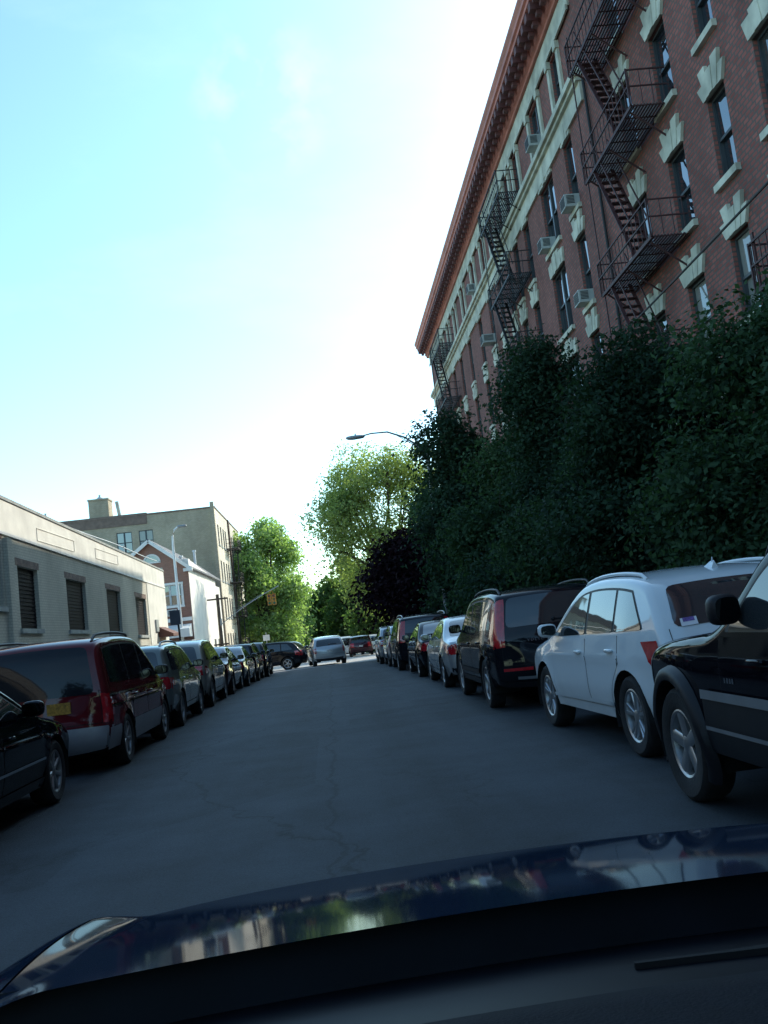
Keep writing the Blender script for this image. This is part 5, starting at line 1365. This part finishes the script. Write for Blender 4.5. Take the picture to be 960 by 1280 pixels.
for y, z in ((1.20, .965), (1.19, .975), (1.12, .99), (.85, 1.01), (.70, 1.0), (.62, .93), (.60, .7)):
    rows.append([(x, y-.10*(x/HW)**2, z-.03*(x/HW)**4) for x in np.linspace(-.80, .80, 25)])
mb.add([p for r in rows for p in r], [(i*25+j, i*25+j+1, (i+1)*25+j+1, (i+1)*25+j) for i in range(6) for j in range(24)])
mb.build('dashboard', mat_plain('dashboard vinyl', (.0032, .0045, .009), .8, vary=.2, scale=30, bump=.2, bscale=200, spec=.2), oc, 60, recalc=True)

# ------------------------------------------------------------------ light, sky, camera
AZ, EL = R(41), R(31.5)
sun_dir = Vector((math.sin(AZ)*math.cos(EL), math.cos(AZ)*math.cos(EL), math.sin(EL)))
sd = bpy.data.lights.new('sun', 'SUN'); sd.energy = 5.0; sd.angle = R(.53); sd.color = (1.0, .93, .80)
so = bpy.data.objects.new('sun', sd); COL.objects.link(so); so.rotation_euler = sun_dir.to_track_quat('Z', 'Y').to_euler(); so.location = sun_dir*120
w = bpy.data.worlds.new('World'); SC.world = w; w.use_nodes = True
nt = w.node_tree; bg = nt.nodes['Background']
sky = nt.nodes.new('ShaderNodeTexSky'); sky.sky_type = 'NISHITA'; sky.sun_disc = False
sky.sun_elevation = EL; sky.sun_rotation = AZ; sky.altitude = 30; sky.air_density = 1.0; sky.dust_density = 0.9; sky.ozone_density = 1.0
bg.inputs['Strength'].default_value = 0.15
# thin high cloud
tc = nt.nodes.new('ShaderNodeTexCoord'); mp = nt.nodes.new('ShaderNodeMapping'); mp.inputs['Scale'].default_value = (1.0, 1.6, 2.6); mp.inputs['Rotation'].default_value = (0, .3, .5)
nz = nt.nodes.new('ShaderNodeTexNoise'); nz.inputs['Scale'].default_value = 2.4; nz.inputs['Detail'].default_value = 7; nz.inputs['Roughness'].default_value = .58
nt.links.new(tc.outputs['Generated'], mp.inputs['Vector']); nt.links.new(mp.outputs['Vector'], nz.inputs['Vector'])
cr = nt.nodes.new('ShaderNodeMapRange'); cr.inputs['From Min'].default_value = .50; cr.inputs['From Max'].default_value = .78; cr.inputs['To Min'].default_value = 0; cr.inputs['To Max'].default_value = .10
nt.links.new(nz.outputs['Fac'], cr.inputs['Value'])
tint = nt.nodes.new('ShaderNodeMix'); tint.data_type = 'RGBA'; tint.blend_type = 'MULTIPLY'; tint.inputs['Factor'].default_value = 1.0; tint.inputs['B'].default_value = (1.62, 2.2, 2.25, 1)
nt.links.new(sky.outputs['Color'], tint.inputs['A'])
cm = nt.nodes.new('ShaderNodeMix'); cm.data_type = 'RGBA'; cm.inputs['B'].default_value = (13, 14, 14, 1)
nt.links.new(cr.outputs['Result'], cm.inputs['Factor']); nt.links.new(tint.outputs['Result'], cm.inputs['A'])
# one faint wisp high on the left
wd = Vector((-.0065, .858, .5134)).normalized()
dp_ = nt.nodes.new('ShaderNodeVectorMath'); dp_.operation = 'DOT_PRODUCT'; dp_.inputs[1].default_value = wd; nt.links.new(tc.outputs['Generated'], dp_.inputs[0])
wm = nt.nodes.new('ShaderNodeMapRange'); wm.interpolation_type = 'SMOOTHSTEP'; wm.inputs['From Min'].default_value = .9962; wm.inputs['From Max'].default_value = .9998; nt.links.new(dp_.outputs['Value'], wm.inputs['Value'])
n9 = nt.nodes.new('ShaderNodeTexNoise'); n9.inputs['Scale'].default_value = 15; n9.inputs['Detail'].default_value = 6; nt.links.new(tc.outputs['Generated'], n9.inputs['Vector'])
r9 = nt.nodes.new('ShaderNodeMapRange'); r9.inputs['From Min'].default_value = .46; r9.inputs['From Max'].default_value = .75; r9.inputs['To Max'].default_value = .30; nt.links.new(n9.outputs['Fac'], r9.inputs['Value'])
m9 = nt.nodes.new('ShaderNodeMath'); m9.operation = 'MULTIPLY'; nt.links.new(wm.outputs['Result'], m9.inputs[0]); nt.links.new(r9.outputs['Result'], m9.inputs[1])
c9 = nt.nodes.new('ShaderNodeMix'); c9.data_type = 'RGBA'; c9.inputs['B'].default_value = (11, 9.6, 9.8, 1)
nt.links.new(m9.outputs['Value'], c9.inputs['Factor']); nt.links.new(cm.outputs['Result'], c9.inputs['A'])
nt.links.new(c9.outputs['Result'], bg.inputs['Color'])

f_px = 1180.0; roll = R(6.3); VP = (412.0, 786.0)
F = Vector((VP[0]-480, -(VP[1]-640), -f_px)).normalized()           # camera space (x right, y up, z back)
u0 = Vector((-math.sin(roll), math.cos(roll), 0)); U = (u0-F*u0.dot(F)).normalized(); Rt = F.cross(U)
Mw = Matrix((Rt, F, U))                                             # rows: world axes in camera space -> camera-to-world
cam = bpy.data.cameras.new('camera'); co = bpy.data.objects.new('camera', cam); COL.objects.link(co)
co.matrix_world = Matrix.Translation((0, 0, 1.45)) @ Mw.to_4x4()
cam.sensor_fit = 'VERTICAL'; cam.sensor_height = 36; cam.lens = 36*f_px/1280
cam.clip_start = .05; cam.clip_end = 2000
SC.camera = co
SC.view_settings.view_transform = 'Standard'; SC.view_settings.look = 'None'; SC.view_settings.exposure = 0
SC.cycles.use_denoising = True; SC.cycles.denoising_prefilter = 'NONE'; SC.cycles.sample_clamp_indirect = 3.0
SC.cycles.max_bounces = 8
